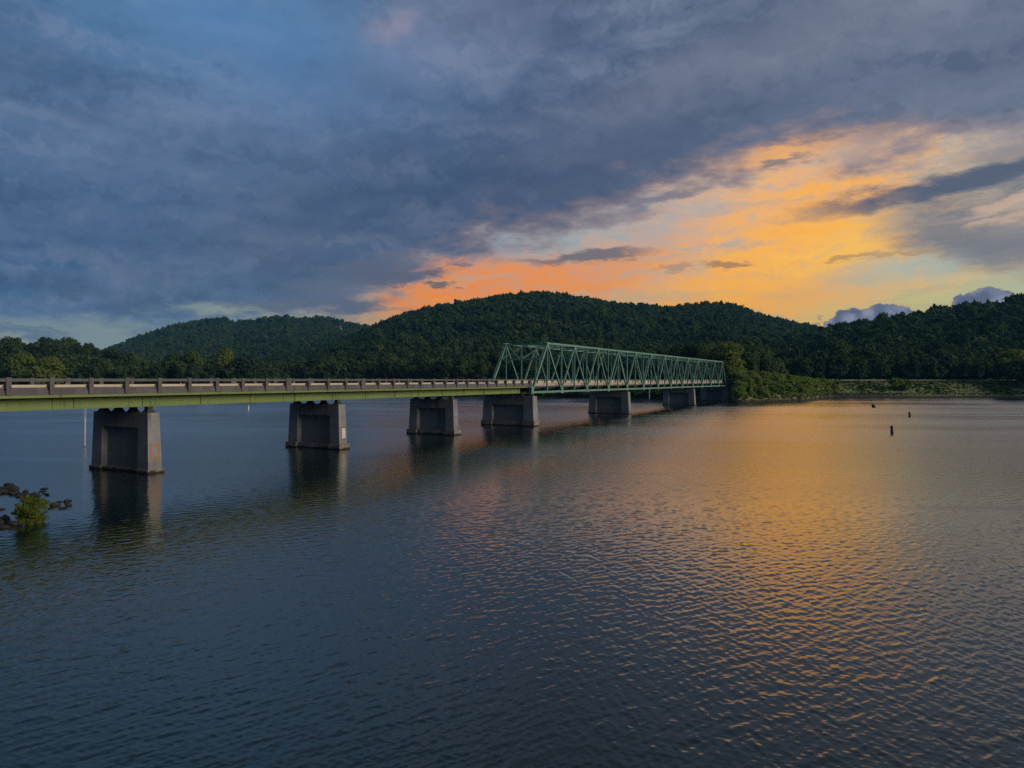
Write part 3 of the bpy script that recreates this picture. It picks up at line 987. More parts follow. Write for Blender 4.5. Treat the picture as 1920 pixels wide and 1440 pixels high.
def on_end_face(p, y_in, z0, z1, width, name, mat, thick=0.01, frame=None, wt=7.6, wb=8.0, zpl=0.6):
    """something flat fixed to the sloping end face of a pier, on the camera's side"""
    def fy(z):
        t = (z - zpl) / (ZT - zpl)
        return -(wb / 2 + (wt / 2 - wb / 2) * t) - 0.004
    mb = MB()

    def pl(x0, x1, za, zb_):
        mb.hexa([(x0, fy(za) - thick, za), (x1, fy(za) - thick, za), (x1, fy(za) + 0.002, za), (x0, fy(za) + 0.002, za)],
                [(x0, fy(zb_) - thick, zb_), (x1, fy(zb_) - thick, zb_), (x1, fy(zb_) + 0.002, zb_), (x0, fy(zb_) + 0.002, zb_)])
    hw = width / 2
    if frame:
        pl(-hw + y_in, hw + y_in, z1 - frame, z1)
        pl(-hw + y_in, hw + y_in, z0, z0 + frame)
        pl(-hw + y_in, -hw + frame + y_in, z0 + frame, z1 - frame)
        pl(hw - frame + y_in, hw + y_in, z0 + frame, z1 - frame)
    else:
        pl(-hw + y_in, hw + y_in, z0, z1)
    return mb.build(name, mat, p), fy


on_end_face(pp[0][0], 0.02, 1.22, 2.56, 0.92, 'painted_frame', M['orange_paint'], 0.004, 0.16, zpl=0.34)
on_end_face(pp[1][0], 0.06, 1.05, 2.60, 0.78, 'painted_frame', M['brown_paint'], 0.004, 0.16, zpl=0.62)
nb_, fy = on_end_face(pp[1][0], 0.10, 1.30, 2.42, 0.56, 'notice_board', M['white_paint'], 0.03, None, zpl=0.62)
tx = MB()
r_ = random.Random(5)
for k, z in enumerate((2.26, 2.16, 1.98, 1.86, 1.74, 1.56, 1.46)):
    x = 0.10 - 0.20
    while x < 0.26:
        ln = r_.uniform(0.04, 0.09)
        tx.box(x, x + ln, fy(z) - 0.034, fy(z) - 0.031, z - 0.022, z + 0.022)
        x += ln + 0.03
tx.build('worn_lettering', M['brown_paint'], nb_)
on_end_face(pp[2][0], 0.05, 1.25, 2.75, 0.80, 'painted_frame', M['brown_paint'], 0.004, 0.12, zpl=0.72)
# white strip of debris hanging at the third pier
MB().bar((0.5, -4.12, 1.35), (0.62, -4.22, 0.85), 0.08, 0.03).build('torn_white_strip', M['white_paint'], pp[2][0])

# ---- the through truss ---------------------------------------------------------------------------
truss = bridge_empty('truss_bridge', 0, 'long green steel through truss bridge with crossed portal bracing', 'bridge')
ZBC, ZTC = 5.88, 14.66
TP = M['truss_paint']
NB = 13
HP = PANEL / 2


def member(name, p0, p1, w, h, up=(0, 0, 1), parent=None, mat=None):
    """an I-shaped steel member from p0 to p1 (bridge coordinates s, w, z)"""
    p0, p1 = Vector(L(*p0)), Vector(L(*p1))
    d = (p1 - p0).normalized()
    upv = Vector(up)
    side = d.cross(upv).normalized()
    u2 = side.cross(d).normalized()
    mb = MB()
    t = min(w, h) * 0.14
    mb.bar(p0, p1, t, h - 2 * t - 0.004, up)
    for q in (1, -1):                          # flanges lie in the plane of the truss
        mb.bar(p0 + u2 * q * (h / 2 - t / 2), p1 + u2 * q * (h / 2 - t / 2), w, t, up)
    return mb.build(name, mat or TP, parent or truss)


def boxm(name, p0, p1, w, h, parent=None, mat=None, up=(0, 0, 1)):
    return MB().bar(L(*p0), L(*p1), w, h, up).build(name, mat or TP, parent or truss)


gus_b = MB().hexa([(-0.55, -0.02, -0.34), (0.55, -0.02, -0.34), (0.55, 0.02, -0.34), (-0.55, 0.02, -0.34)], [(-0.38, -0.02, 1.02), (0.38, -0.02, 1.02), (0.38, 0.02, 1.02), (-0.38, 0.02, 1.02)]).mesh('gusset_plate', TP)
gus_t = MB().hexa([(-0.30, -0.02, -0.80), (0.30, -0.02, -0.80), (0.30, 0.02, -0.80), (-0.30, 0.02, -0.80)], [(-0.50, -0.02, 0.20), (0.50, -0.02, 0.20), (0.50, 0.02, 0.20), (-0.50, 0.02, 0.20)]).mesh('gusset_plate', TP)
for w in (0.0, W_FAR):
    for i in range(NB):                       # chords, one piece per panel
        boxm('bottom_chord', (i * PANEL + 0.003, w, ZBC), ((i + 1) * PANEL - 0.003, w, ZBC), 0.36, 0.36)
    for i in range(NB - 1):
        boxm('top_chord', ((i + 0.5) * PANEL + 0.003, w, ZTC), ((i + 1.5) * PANEL - 0.003, w, ZTC), 0.40, 0.36)
    member('end_post', (0, w, ZBC), (HP, w, ZTC), 0.38, 0.40, (0, 1, 0))
    member('end_post', (NB * PANEL, w, ZBC), (NB * PANEL - HP, w, ZTC), 0.38, 0.40, (0, 1, 0))
    for i in range(NB):
        a_ = i * PANEL
        if i > 0:
            member('diagonal', (a_, w, ZBC + 0.18), (a_ + HP, w, ZTC - 0.18), 0.30, 0.26, (0, 1, 0))
        if i < NB - 1:
            member('diagonal', (a_ + HP, w, ZTC - 0.18), (a_ + PANEL, w, ZBC + 0.18), 0.30, 0.26, (0, 1, 0))
    for i in range(1, 2 * NB):
        member('vertical', (i * HP, w, ZBC + 0.18), (i * HP, w, ZTC - 0.18), 0.20, 0.26, (0, 1, 0))
    for i in range(NB + 1):
        for q in (0.205, -0.205):
            link('gusset_plate', gus_b, truss, L(i * PANEL, w + q, ZBC))
    for i in range(NB):
        for q in (0.225, -0.225):
            link('gusset_plate', gus_t, truss, L((i + 0.5) * PANEL, w + q, ZTC))
# end shoes
for s in (0, 4 * PANEL, 9 * PANEL, NB * PANEL):
    for w in (0.0, W_FAR):
        MB().box(s - 0.3, s + 0.3, -w - 0.22, -w + 0.22, 5.64, ZBC - 0.183).build('bearing_shoe', TP, truss)
# floor system
for i in range(2 * NB + 1):
    boxm('floor_beam', (i * HP, -0.20, 6.32), (i * HP, W_FAR + 0.20, 6.32), 0.28, 0.72, mat=M['dark_steel'])
for w in (-1.3, -2.8, -4.25, -5.7, -7.2):
    boxm('stringer', (0.1, w, 6.52), (NB * PANEL - 0.1, w, 6.52), 0.2, 0.32, mat=M['dark_steel'])
DN, DF = -0.62, W_FAR + 0.62
MB().box(0.6, NB * PANEL + 0.6, -DN, -DF, 6.70, 6.96).build('deck_slab', M['concrete'], truss)
MB().box(0.6, NB * PANEL + 0.6, -(DN - 0.38), -(DF + 0.38), 6.964, 7.02).build('roadway', M['asphalt'], truss)
for w in (WC - 0.08, WC + 0.08):
    MB().box(0.6, NB * PANEL + 0.6, -w - 0.06, -w + 0.06, 7.024, 7.028).build('road_line', M['line_paint'], truss)
# railings inside the trusses
rp_me = MB().box(-0.08, 0.08, -0.09, 0.09, 6.99, 8.06).mesh('railing_post', M['rust_steel'])
pitch = HP / 2
for w, sg in ((DN - 0.17, 1), (DF + 0.17, -1)):
    k = 0
    s = 0.75
    kerb = shared('kerb:1', lambda: MB().box(0.01, pitch - 0.01, -0.14, 0.14, 6.965, 7.43), M['kerb'])

    def wbeam():
        mb = MB()
        o = 0.10 * 1
        for z0, z1, d in ((7.48, 7.56, 0.02), (7.56, 7.66, 0.05), (7.66, 7.72, 0.02), (7.72, 7.82, 0.05), (7.82, 7.88, 0.02)):
            mb.box(0.004, pitch - 0.004, -0.02, d, z0 + 0.001, z1 - 0.001)
        return mb
    gr = shared('guard_rail:1', wbeam, M['cream_rail'])
    tr_ = shared('hand_rail:1', lambda: MB().tube([(0.004, 0, 8.08), (pitch - 0.004, 0, 8.08)], 0.055, 6), TP)
    while s < NB * PANEL + 0.2:
        link('railing_post', rp_me, truss, L(s, w, 0))
        if s + pitch < NB * PANEL + 0.6:
            link('kerb', kerb, truss, L(s, w, 0))
            q = link('guard_rail', gr, truss, L(s, w - 0.13 * sg, 0))
            if sg < 0:
                q.rotation_euler = (0, 0, math.pi)
                q.location = L(s + pitch, w - 0.13 * sg, 0)
            link('hand_rail', tr_, truss, L(s, w, 0))
        s += pitch
# portals: in the sloping plane of the end posts


def portal(s_end, direction):
    e = link('portal_frame', None, truss)
    sl = HP / (ZTC - ZBC) * direction

    def q(w, z):
        return (s_end + (z - ZBC) * sl, w, z)
    zl, zt = 11.75, ZTC - 0.12
    um = (0, 0, 1)
    wn, wf = -0.2, W_FAR + 0.2
    mid_ = (wn + wf) / 2
    boxm('portal_strut', q(wn, zt), q(wf, zt), 0.30, 0.34, e)
    boxm('portal_strut', q(wn, zl), q(wf, zl), 0.26, 0.28, e)
    for (wa, za, wb_, zb_) in ((wn, zl + 0.1, mid_, zt - 0.15), (wf, zl + 0.1, mid_, zt - 0.15), (wn - 0.3, zt - 0.15, mid_ + 0.3, zl + 0.1), (wf + 0.3, zt - 0.15, mid_ - 0.3, zl + 0.1)):
        off = 0.07 if za < zb_ else -0.07
        a_, b_ = q(wa, za), q(wb_, zb_)
        boxm('portal_brace', (a_[0] + off, a_[1], a_[2]), (b_[0] + off, b_[1], b_[2]), 0.10, 0.22, e)
    a_, b_ = q(mid_, zt), q(mid_, zl)
    return e


portal(0, 1)
portal(NB * PANEL, -1)
# yellow clearance disc behind the first portal
d = MB().tube([(0, 0, 0), (0.06, 0, 0)], 0.30, 14)
ds = d.build('clearance_disc', M['yellow_paint'], truss, L(HP * 0.62 + 0.7, WC, 12.25))
# top struts, sway frames and laterals
for i in range(2, 2 * NB - 1):
    s = i * HP
    boxm('top_strut', (s, -0.21, ZTC - 0.05), (s, W_FAR + 0.21, ZTC - 0.05), 0.18, 0.2)
    if i % 2 == 1:
        zl = 12.3
        boxm('sway_strut', (s, -0.15, zl), (s, W_FAR + 0.15, zl), 0.13, 0.14)
        boxm('sway_brace', (s + 0.06, -0.15, zl + 0.05), (s + 0.06, WC, ZTC - 0.2), 0.07, 0.10)
        boxm('sway_brace', (s + 0.06, W_FAR + 0.15, zl + 0.05), (s + 0.06, WC, ZTC - 0.2), 0.07, 0.10)
        boxm('sway_brace', (s - 0.06, -0.4, ZTC - 0.2), (s - 0.06, WC, zl + 0.05), 0.07, 0.10)
        boxm('sway_brace', (s - 0.06, W_FAR + 0.4, ZTC - 0.2), (s - 0.06, WC, zl + 0.05), 0.07, 0.10)
for i in range(NB - 1):
    a_, b_ = (i + 0.5) * PANEL, (i + 1.5) * PANEL
    boxm('lateral_brace', (a_ + 0.2, -0.25, ZTC + 0.02), (b_ - 0.2, W_FAR + 0.25, ZTC + 0.02), 0.12, 0.09)
    boxm('lateral_brace', (a_ + 0.2, W_FAR + 0.25, ZTC - 0.12), (b_ - 0.2, -0.25, ZTC - 0.12), 0.12, 0.09)

# ---- short approach span at the far bank ------------------------------------------------------------
SA, SB = NB * PANEL + 0.7, NB * PANEL + 22.0
app = bridge_empty('approach_span', SA, 'short concrete approach span with open railing at the far bank', 'bridge')
ln = SB - SA
MB().box(0, ln, -(GW + 4.3), -(GW - 4.3), 6.3, 6.96).build('deck_slab', M['concrete'], app)
MB().box(0, ln, -(GW + 3.7), -(GW - 3.7), 6.964, 7.02).build('roadway', M['asphalt'], app)
for w in (GW + 4.1, GW - 4.1):
    k = 0
    while 0.3 + k * 3.0 < ln - 0.3:
        link('parapet_post', post_me, app, L(0.3 + k * 3.0, w, 0))
        if 0.3 + (k + 1) * 3.0 < ln - 0.3:
            lnb = 3.0 - 0.346
            link('top_rail', bay_mesh('top_rail', round(lnb, 3), 1 if w > GW else -1), app, L(0.3 + k * 3.0 + 0.173, w, 0))
            link('parapet_panel', bay_mesh('parapet_panel', round(lnb, 3), 1 if w > GW else -1), app, L(0.3 + k * 3.0 + 0.173, w, 0))
        k += 1
MB().box(ln - 1.5, ln, -(GW + 4.2), -(GW - 4.2), 2.0, 6.297).build('abutment', M['pier'], app)

# ================================================================== road on the far bank
path = [bw(NB * PANEL + 21.5, GW)[:2], bw(NB * PANEL + 34, GW)[:2], (112, 316), (130, 333), (152, 342), (185, 347), (230, 349), (300, 348), (420, 344)]


def catmull(pts, n=10):
    P_ = [np.array(p, float) for p in pts]
    P_ = [2 * P_[0] - P_[1]] + P_ + [2 * P_[-1] - P_[-2]]
    out_ = []
    for i in range(1, len(P_) - 2):
        for k in range(n):
            t = k / n
            out_.append(0.5 * ((2 * P_[i]) + (-P_[i - 1] + P_[i + 1]) * t + (2 * P_[i - 1] - 5 * P_[i] + 4 * P_[i + 1] - P_[i + 2]) * t * t + (-P_[i - 1] + 3 * P_[i] - 3 * P_[i + 1] + P_[i + 2]) * t ** 3))
    out_.append(P_[-2])
    return np.array(out_)


rd = catmull(path)
tang = np.gradient(rd, axis=0)
tang /= np.linalg.norm(tang, axis=1)[:, None]
nor = np.stack([tang[:, 1], -tang[:, 0]], -1)
ZR = 7.42


def strip(name, lo, hi, z, mat):
    a_, b_ = rd + nor * lo, rd + nor * hi
    n = len(rd)
    v = np.concatenate([np.c_[a_, np.full(n, z)], np.c_[b_, np.full(n, z)]])
    i = np.arange(n - 1)
    return link(name, mesh_np(name, v, np.stack([i, i + 1, i + 1 + n, i + n][::-1], -1), mat))


# a low causeway carries the road
n = len(rd)
prof = [(-9.5, 5.6), (-5.2, ZR - 0.03), (5.2, ZR - 0.03), (10.5, 4.8)]
v = np.concatenate([np.c_[rd + nor * d_, np.full(n, z_)] for d_, z_ in prof])
i = np.arange(n - 1)
fs = np.concatenate([np.stack([i + k * n, i + 1 + k * n, i + 1 + (k + 1) * n, i + (k + 1) * n][::-1], -1) for k in range(3)])
cw = link('causeway', mesh_np('causeway', v, fs, M['ground'], False))
tag(cw, 'grassy causeway carrying the road along the far bank', kind='structure')
road = strip('road', -3.6, 3.6, ZR, M['asphalt'])
tag(road, 'road running off along the far bank', kind='structure')
for d_ in (-0.1, 0.1, 3.3, -3.3):
    rl = strip('road_line', d_ - 0.06, d_ + 0.06, ZR + 0.004, M['line_paint'])
    rl.parent = road
grl = bpy.data.objects.new('guardrail', None)
COL.objects.link(grl)
tag(grl, 'long pale steel guardrail beside the road on the far bank', 'guardrail')
edge_pts_ = rd + nor * 4.4
seg = np.linalg.norm(np.diff(edge_pts_, axis=0), axis=1)
cum = np.concatenate([[0], np.cumsum(seg)])
beam_pts = []
gp_me = MB().box(-0.07, 0.07, -0.08, 0.08, -0.5, 0.72).mesh('post', M['rust_steel'])
for q in np.arange(3.0, cum[-1], 4.0):
    x_, y_ = np.interp(q, cum, edge_pts_[:, 0]), np.interp(q, cum, edge_pts_[:, 1])
    beam_pts.append((x_, y_))
    link('post', gp_me, grl, (x_, y_, ZR))
for a_, b_ in zip(beam_pts[:-1], beam_pts[1:]):
    MB().bar((a_[0], a_[1], ZR + 0.58), (b_[0], b_[1], ZR + 0.58), 0.05, 0.30).build('rail_beam', M['galvanised'], grl)


def road_dist(x, y):
    x = np.asarray(x, float)
    y = np.asarray(y, float)
    d_ = np.full(x.shape, 1e9)
    for p in rd[::2]:
        d_ = np.minimum(d_, (x - p[0]) ** 2 + (y - p[1]) ** 2)
    return np.sqrt(d_)


def bridge_dist(x, y):
    s = (x - OX) * DX + (y - OY) * DY
    w = (x - OX) * NX + (y - OY) * NY
    return np.where((s > -110) & (s < NB * PANEL + 24), np.abs(w - WC), 99.0)


# ================================================================== foliage prototypes
def unit(v):
    return v / np.maximum(np.linalg.norm(v, axis=-1, keepdims=True), 1e-6)


def cards(r, pos, nrm, size):
    """irregular bent leaf sprays: four-cornered kites round each position"""
    n_ = len(pos)
    nrm = unit(nrm + r.normal(0, 0.45, (n_, 3)))
    t = unit(np.cross(nrm, r.normal(0, 1, (n_, 3))))
    b = np.cross(nrm, t)
    sz = size * r.uniform(0.6, 1.35, n_)
    a0 = r.uniform(0.75, 1.25, (n_, 4, 1))
    asp = r.uniform(0.55, 0.95, n_)[:, None]
    c = np.stack([t * sz[:, None], b * (sz[:, None] * asp), -t * sz[:, None], -b * (sz[:, None] * asp)], 1) * a0
    c += (nrm * (sz * 0.25)[:, None])[:, None, :] * np.array([1, -1, 1, -1])[None, :, None]
    return (pos[:, None, :] + c).reshape(-1, 3)


def crown(name, seed, h, rad, style, n_cards, size, mat, base=0.18):
    r = np.random.default_rng(seed)
    lobes = []
    if style == 'round':
        nl = 13
        for k in range(nl):
            f_ = r.uniform(0, 1)
            zc = h * (base + 0.14 + (0.72 - base) * f_)
            rr = rad * (0.62 if f_ < 0.75 else 0.36) * r.uniform(0.5, 1.0)
            a_ = 2.4 * k + r.uniform(-0.4, 0.4)
            lobes.append((math.cos(a_) * rr, math.sin(a_) * rr, zc, rad * r.uniform(0.40, 0.60), h * r.uniform(0.13, 0.20)))
        lobes.append((0, 0, h * 0.84, rad * 0.45, h * 0.15))
        lobes.append((0, 0, h * (base + 0.3), rad * 0.7, h * 0.24))
    elif style == 'tall':
        nl = 12
        for k in range(nl):
            f_ = (k + r.uniform(0, 1)) / nl
            zc = h * (base + 0.08 + (0.86 - base) * f_)
            env = math.sin(math.pi * (0.16 + 0.80 * f_)) ** 0.8
            a_ = 2.4 * k + r.uniform(-0.5, 0.5)
            lobes.append((math.cos(a_) * rad * 0.5 * env, math.sin(a_) * rad * 0.5 * env, zc, rad * env * r.uniform(0.45, 0.62), h * r.uniform(0.09, 0.14)))
    elif style == 'pine':
        nl = 11
        for k in range(nl):
            f_ = (k + r.uniform(0.2, 0.8)) / nl
            zc = h * (0.42 + 0.55 * f_)
            env = (1.05 - f_) ** 0.6 * (0.55 + 0.45 * math.sin(k * 1.7))
            a_ = 2.6 * k + r.uniform(-0.5, 0.5)
            q = rad * 0.62 * max(env, 0.15)
            lobes.append((math.cos(a_) * q, math.sin(a_) * q, zc, rad * r.uniform(0.30, 0.50) * max(env, 0.4) * 1.3, h * r.uniform(0.035, 0.06)))
    elif style == 'willow':                     # fountain of fine twigs from the waterline
        for k in range(16):
            a_ = 2.4 * k
            q = rad * (0.25 + 0.75 * ((k * 0.37) % 1.0)) * 0.60
            zc = h * r.uniform(0.16, 0.80) * (1.1 - 0.25 * q / rad)
            lobes.append((math.cos(a_) * q, math.sin(a_) * q, zc, rad * r.uniform(0.30, 0.46), h * r.uniform(0.15, 0.25)))
        for k in range(12):
            q = rad * r.uniform(0.5, 0.78)
            lobes.append((math.cos(2.4 * k) * q, math.sin(2.4 * k) * q, h * r.uniform(0.25, 0.95) * (1.15 - 0.4 * q / rad), rad * r.uniform(0.10, 0.2), h * r.uniform(0.06, 0.12)))
        for k in range(7):
            lobes.append((math.cos(0.9 * k) * rad * 0.42, math.sin(0.9 * k) * rad * 0.42, h * r.uniform(0.06, 0.2), rad * r.uniform(0.25, 0.4), h * 0.18))
        lobes.append((0, 0, h * 0.34, rad * 0.55, h * 0.28))
    else:                                      # 'bush': leafy to the ground
        for k in range(10):
            a_ = 2.4 * k
            q = rad * r.uniform(0.15, 0.62)
            zc = h * r.uniform(0.20, 0.66)
            lobes.append((math.cos(a_) * q, math.sin(a_) * q, zc, rad * r.uniform(0.32, 0.50), h * r.uniform(0.20, 0.30)))
        lobes.append((0, 0, h * 0.68, rad * 0.42, h * 0.28))
    lobes = np.array(lobes)
    wgt = lobes[:, 3] ** 2 + lobes[:, 3] * lobes[:, 4]
    which = r.choice(len(lobes), n_cards, p=wgt / wgt.sum())
    d_ = unit(r.normal(0, 1, (n_cards, 3)))
    low_ = d_[:, 2] < -0.35
    d_[low_, 2] *= -0.6                                          # sprays gather on top of each limb
    lb = lobes[which]
    rr = r.uniform(0.78, 1.10, n_cards)[:, None]
    pos = lb[:, :3] + d_ * rr * np.stack([lb[:, 3], lb[:, 3], lb[:, 4]], -1)
    pos[:, 2] = np.maximum(pos[:, 2], 0.02 * h)
    nrm = unit(d_ * np.array([1, 1, 1.2]) + np.array([0, 0, 0.35]))
    v = cards(r, pos, nrm, size)
    nq = n_cards
    quads_ = np.arange(nq * 4).reshape(nq, 4)
    tint = np.repeat(r.uniform(0, 1, nq) * 0.6 + 0.4 * r.uniform(0, 1, len(lobes))[which], 4)
    # dark leafy heart so that the crown is not see-through
    hv, hf = [], []
    off = len(v)
    for (x_, y_, z_, ra, rz) in lobes:
        ring = []
        base_i = off + len(hv)
        for lat, cr in ((-0.55, 0.72), (0.25, 0.80), (0.75, 0.40)):
            for k in range(6):
                a_ = k * math.pi / 3 + lat
                hv.append((x_ + math.cos(a_) * ra * cr * 0.82, y_ + math.sin(a_) * ra * cr * 0.82, max(z_ + rz * lat * 0.85, 0.02 * h)))
        for q in range(2):
            for k in range(6):
                hf.append([base_i + q * 6 + k, base_i + q * 6 + (k + 1) % 6, base_i + (q + 1) * 6 + (k + 1) % 6, base_i + (q + 1) * 6 + k])
        for k in (0, 2, 4):
            hf.append([base_i + 12, base_i + 12 + (k + 1) % 6, base_i + 12 + (k + 2) % 6, base_i + 12 + (k + 3) % 6]) if k < 3 else None
    v = np.concatenate([v, np.array(hv)])
    me = mesh_np(name, v, np.concatenate([quads_, np.array(hf)]), mat)
    at_ = me.attributes.new('tint', 'FLOAT', 'POINT')
    at_.data.foreach_set('value', np.concatenate([tint, np.full(len(hv), 0.35)]).astype(np.float32))
    return me


def trunk(name, seed, h, top, r0):
    r = random.Random(seed)
    mb = MB()
    z1 = h * top
    mb.tube([(0, 0, -1.0), (0.05 * r0, 0, h * 0.08), (r.uniform(-0.2, 0.2), r.uniform(-0.2, 0.2), z1 * 0.6), (r.uniform(-0.3, 0.3), r.uniform(-0.3, 0.3), z1)], [r0 * 1.3, r0, r0 * 0.75, r0 * 0.3], 6)
    for k in range(4):
        a_ = k * 1.7 + r.uniform(-0.3, 0.3)
        z0 = z1 * r.uniform(0.35, 0.7)
        q = h * r.uniform(0.12, 0.2)
        mb.tube([(0, 0, z0), (math.cos(a_) * q * 0.6, math.sin(a_) * q * 0.6, z0 + q * 0.5), (math.cos(a_) * q, math.sin(a_) * q, z0 + q)], [r0 * 0.5, r0 * 0.35, r0 * 0.12], 5)
    return mb.mesh(name, M['bark'])


# near trees: unit height about 1 -> built at 16 m and scaled
NEAR = []
for k, (st, rad, top, base) in enumerate((('round', 6.2, 0.6, 0.12), ('round', 5.4, 0.6, 0.2), ('tall', 4.6, 0.7, 0.10), ('round', 7.0, 0.55, 0.10), ('tall', 5.2, 0.7, 0.16), ('pine', 4.0, 0.92, 0.4), ('round', 5.8, 0.62, 0.24), ('tall', 4.0, 0.75, 0.2))):
    mt = M['pine'] if st == 'pine' else M['leaf']
    NEAR.append((st, crown('crown', 40 + k, 16.0, rad, st, 1500 if st != 'pine' else 1300, 0.52, mt, base), trunk('trunk', 60 + k, 16.0, top, 0.30)))
FARP = bpy.data.collections.new('forest_trees')
kinds = []
for k, (st, rad, base) in enumerate((('round', 6.4, 0.05), ('tall', 5.0, 0.05), ('round', 5.6, 0.1), ('round', 7.2, 0.08), ('tall', 4.6, 0.1), ('pine', 4.4, 0.4))):
    mt = M['pine'] if st == 'pine' else M['leaf']
    me = crown('forest_crown', 80 + k, 15.0, rad, st, 340, 1.0, mt, base)
    if st == 'pine':
        tm = trunk('forest_trunk', 90 + k, 15.0, 0.95, 0.28)
        import bmesh
        bm_ = bmesh.new()
        bm_.from_mesh(me)
        bm_.from_mesh(tm)
        nf0 = len(me.polygons)
        bm_.faces.ensure_lookup_table()
        for f in bm_.faces[nf0:]:
            f.material_index = 1
        bm_.to_mesh(me)
        bm_.free()
        me.materials.append(M['bark'])
    o = bpy.data.objects.new('forest_tree', me)
    FARP.objects.link(o)
BUSHP = bpy.data.collections.new('undergrowth_plants')
for k in range(4):
    o = bpy.data.objects.new('undergrowth_plant', crown('undergrowth_leaves', 120 + k, 1.0, 0.75, 'bush', 150, 0.14, M['shrub'] if k < 3 else M['leaf']))
    BUSHP.objects.link(o)


def scatter_tree(coll):
    ng = bpy.data.node_groups.new('scatter', 'GeometryNodeTree')
    ng.interface.new_socket(name='Geometry', in_out='INPUT', socket_type='NodeSocketGeometry')
    ng.interface.new_socket(name='Geometry', in_out='OUTPUT', socket_type='NodeSocketGeometry')
    N_ = ng.nodes
    gi = N_.new('NodeGroupInput')
    go = N_.new('NodeGroupOutput')
    iop = N_.new('GeometryNodeInstanceOnPoints')
    ci = N_.new('GeometryNodeCollectionInfo')
    ci.inputs['Collection'].default_value = coll
    ci.inputs['Separate Children'].default_value = True
    ci.inputs['Reset Children'].default_value = True
    iop.inputs['Pick Instance'].default_value = True

    def attr(nm, ty):
        a_ = N_.new('GeometryNodeInputNamedAttribute')
        a_.data_type = ty
        a_.inputs['Name'].default_value = nm
        return a_.outputs['Attribute']
    lk = ng.links.new
    lk(gi.outputs[0], iop.inputs['Points'])
    lk(ci.outputs[0], iop.inputs['Instance'])
    lk(attr('which', 'INT'), iop.inputs['Instance Index'])
    cx = N_.new('ShaderNodeCombineXYZ')
    lk(attr('turn', 'FLOAT'), cx.inputs[2])
    e2r = N_.new('FunctionNodeEulerToRotation')
    lk(cx.outputs[0], e2r.inputs[0])
    lk(e2r.outputs[0], iop.inputs['Rotation'])
    lk(attr('size', 'FLOAT_VECTOR'), iop.inputs['Scale'])
    lk(iop.outputs[0], go.inputs[0])
    return ng


SC_TREE = scatter_tree(FARP)
SC_BUSH = scatter_tree(BUSHP)


def scatter(name, pts, which, turn, size, tree, label, mat):
    me = bpy.data.meshes.new(name)
    n_ = len(pts)
    me.vertices.add(n_)
    me.vertices.foreach_set('co', np.asarray(pts, np.float32).ravel())
    me.attributes.new('which', 'INT', 'POINT').data.foreach_set('value', np.asarray(which, np.int32))
    me.attributes.new('turn', 'FLOAT', 'POINT').data.foreach_set('value', np.asarray(turn, np.float32))
    me.attributes.new('size', 'FLOAT_VECTOR', 'POINT').data.foreach_set('vector', np.asarray(size, np.float32).ravel())
    me.materials.append(mat)
    o = link(name, me)
    md = o.modifiers.new('scatter', 'NODES')
    md.node_group = tree
    tag(o, label, kind='stuff')
    return o


# ================================================================== houses on the far hill (placed first: trees keep clear of them)
def ground_under(px, py, y0, y1):
    """the point of the terrain seen at (px, py) between the distances y0 and y1"""
    ys = np.linspace(y0, y1, 400)
    xs = unp(px) * ys
    zs = terrain(xs, ys)
    pys = Y_HOR - (zs - H_CAM) / ys * F_PX
    k = int(np.argmin(np.abs(pys - py)))
    return float(xs[k]), float(ys[k]), float(zs[k])


CLEAR = []


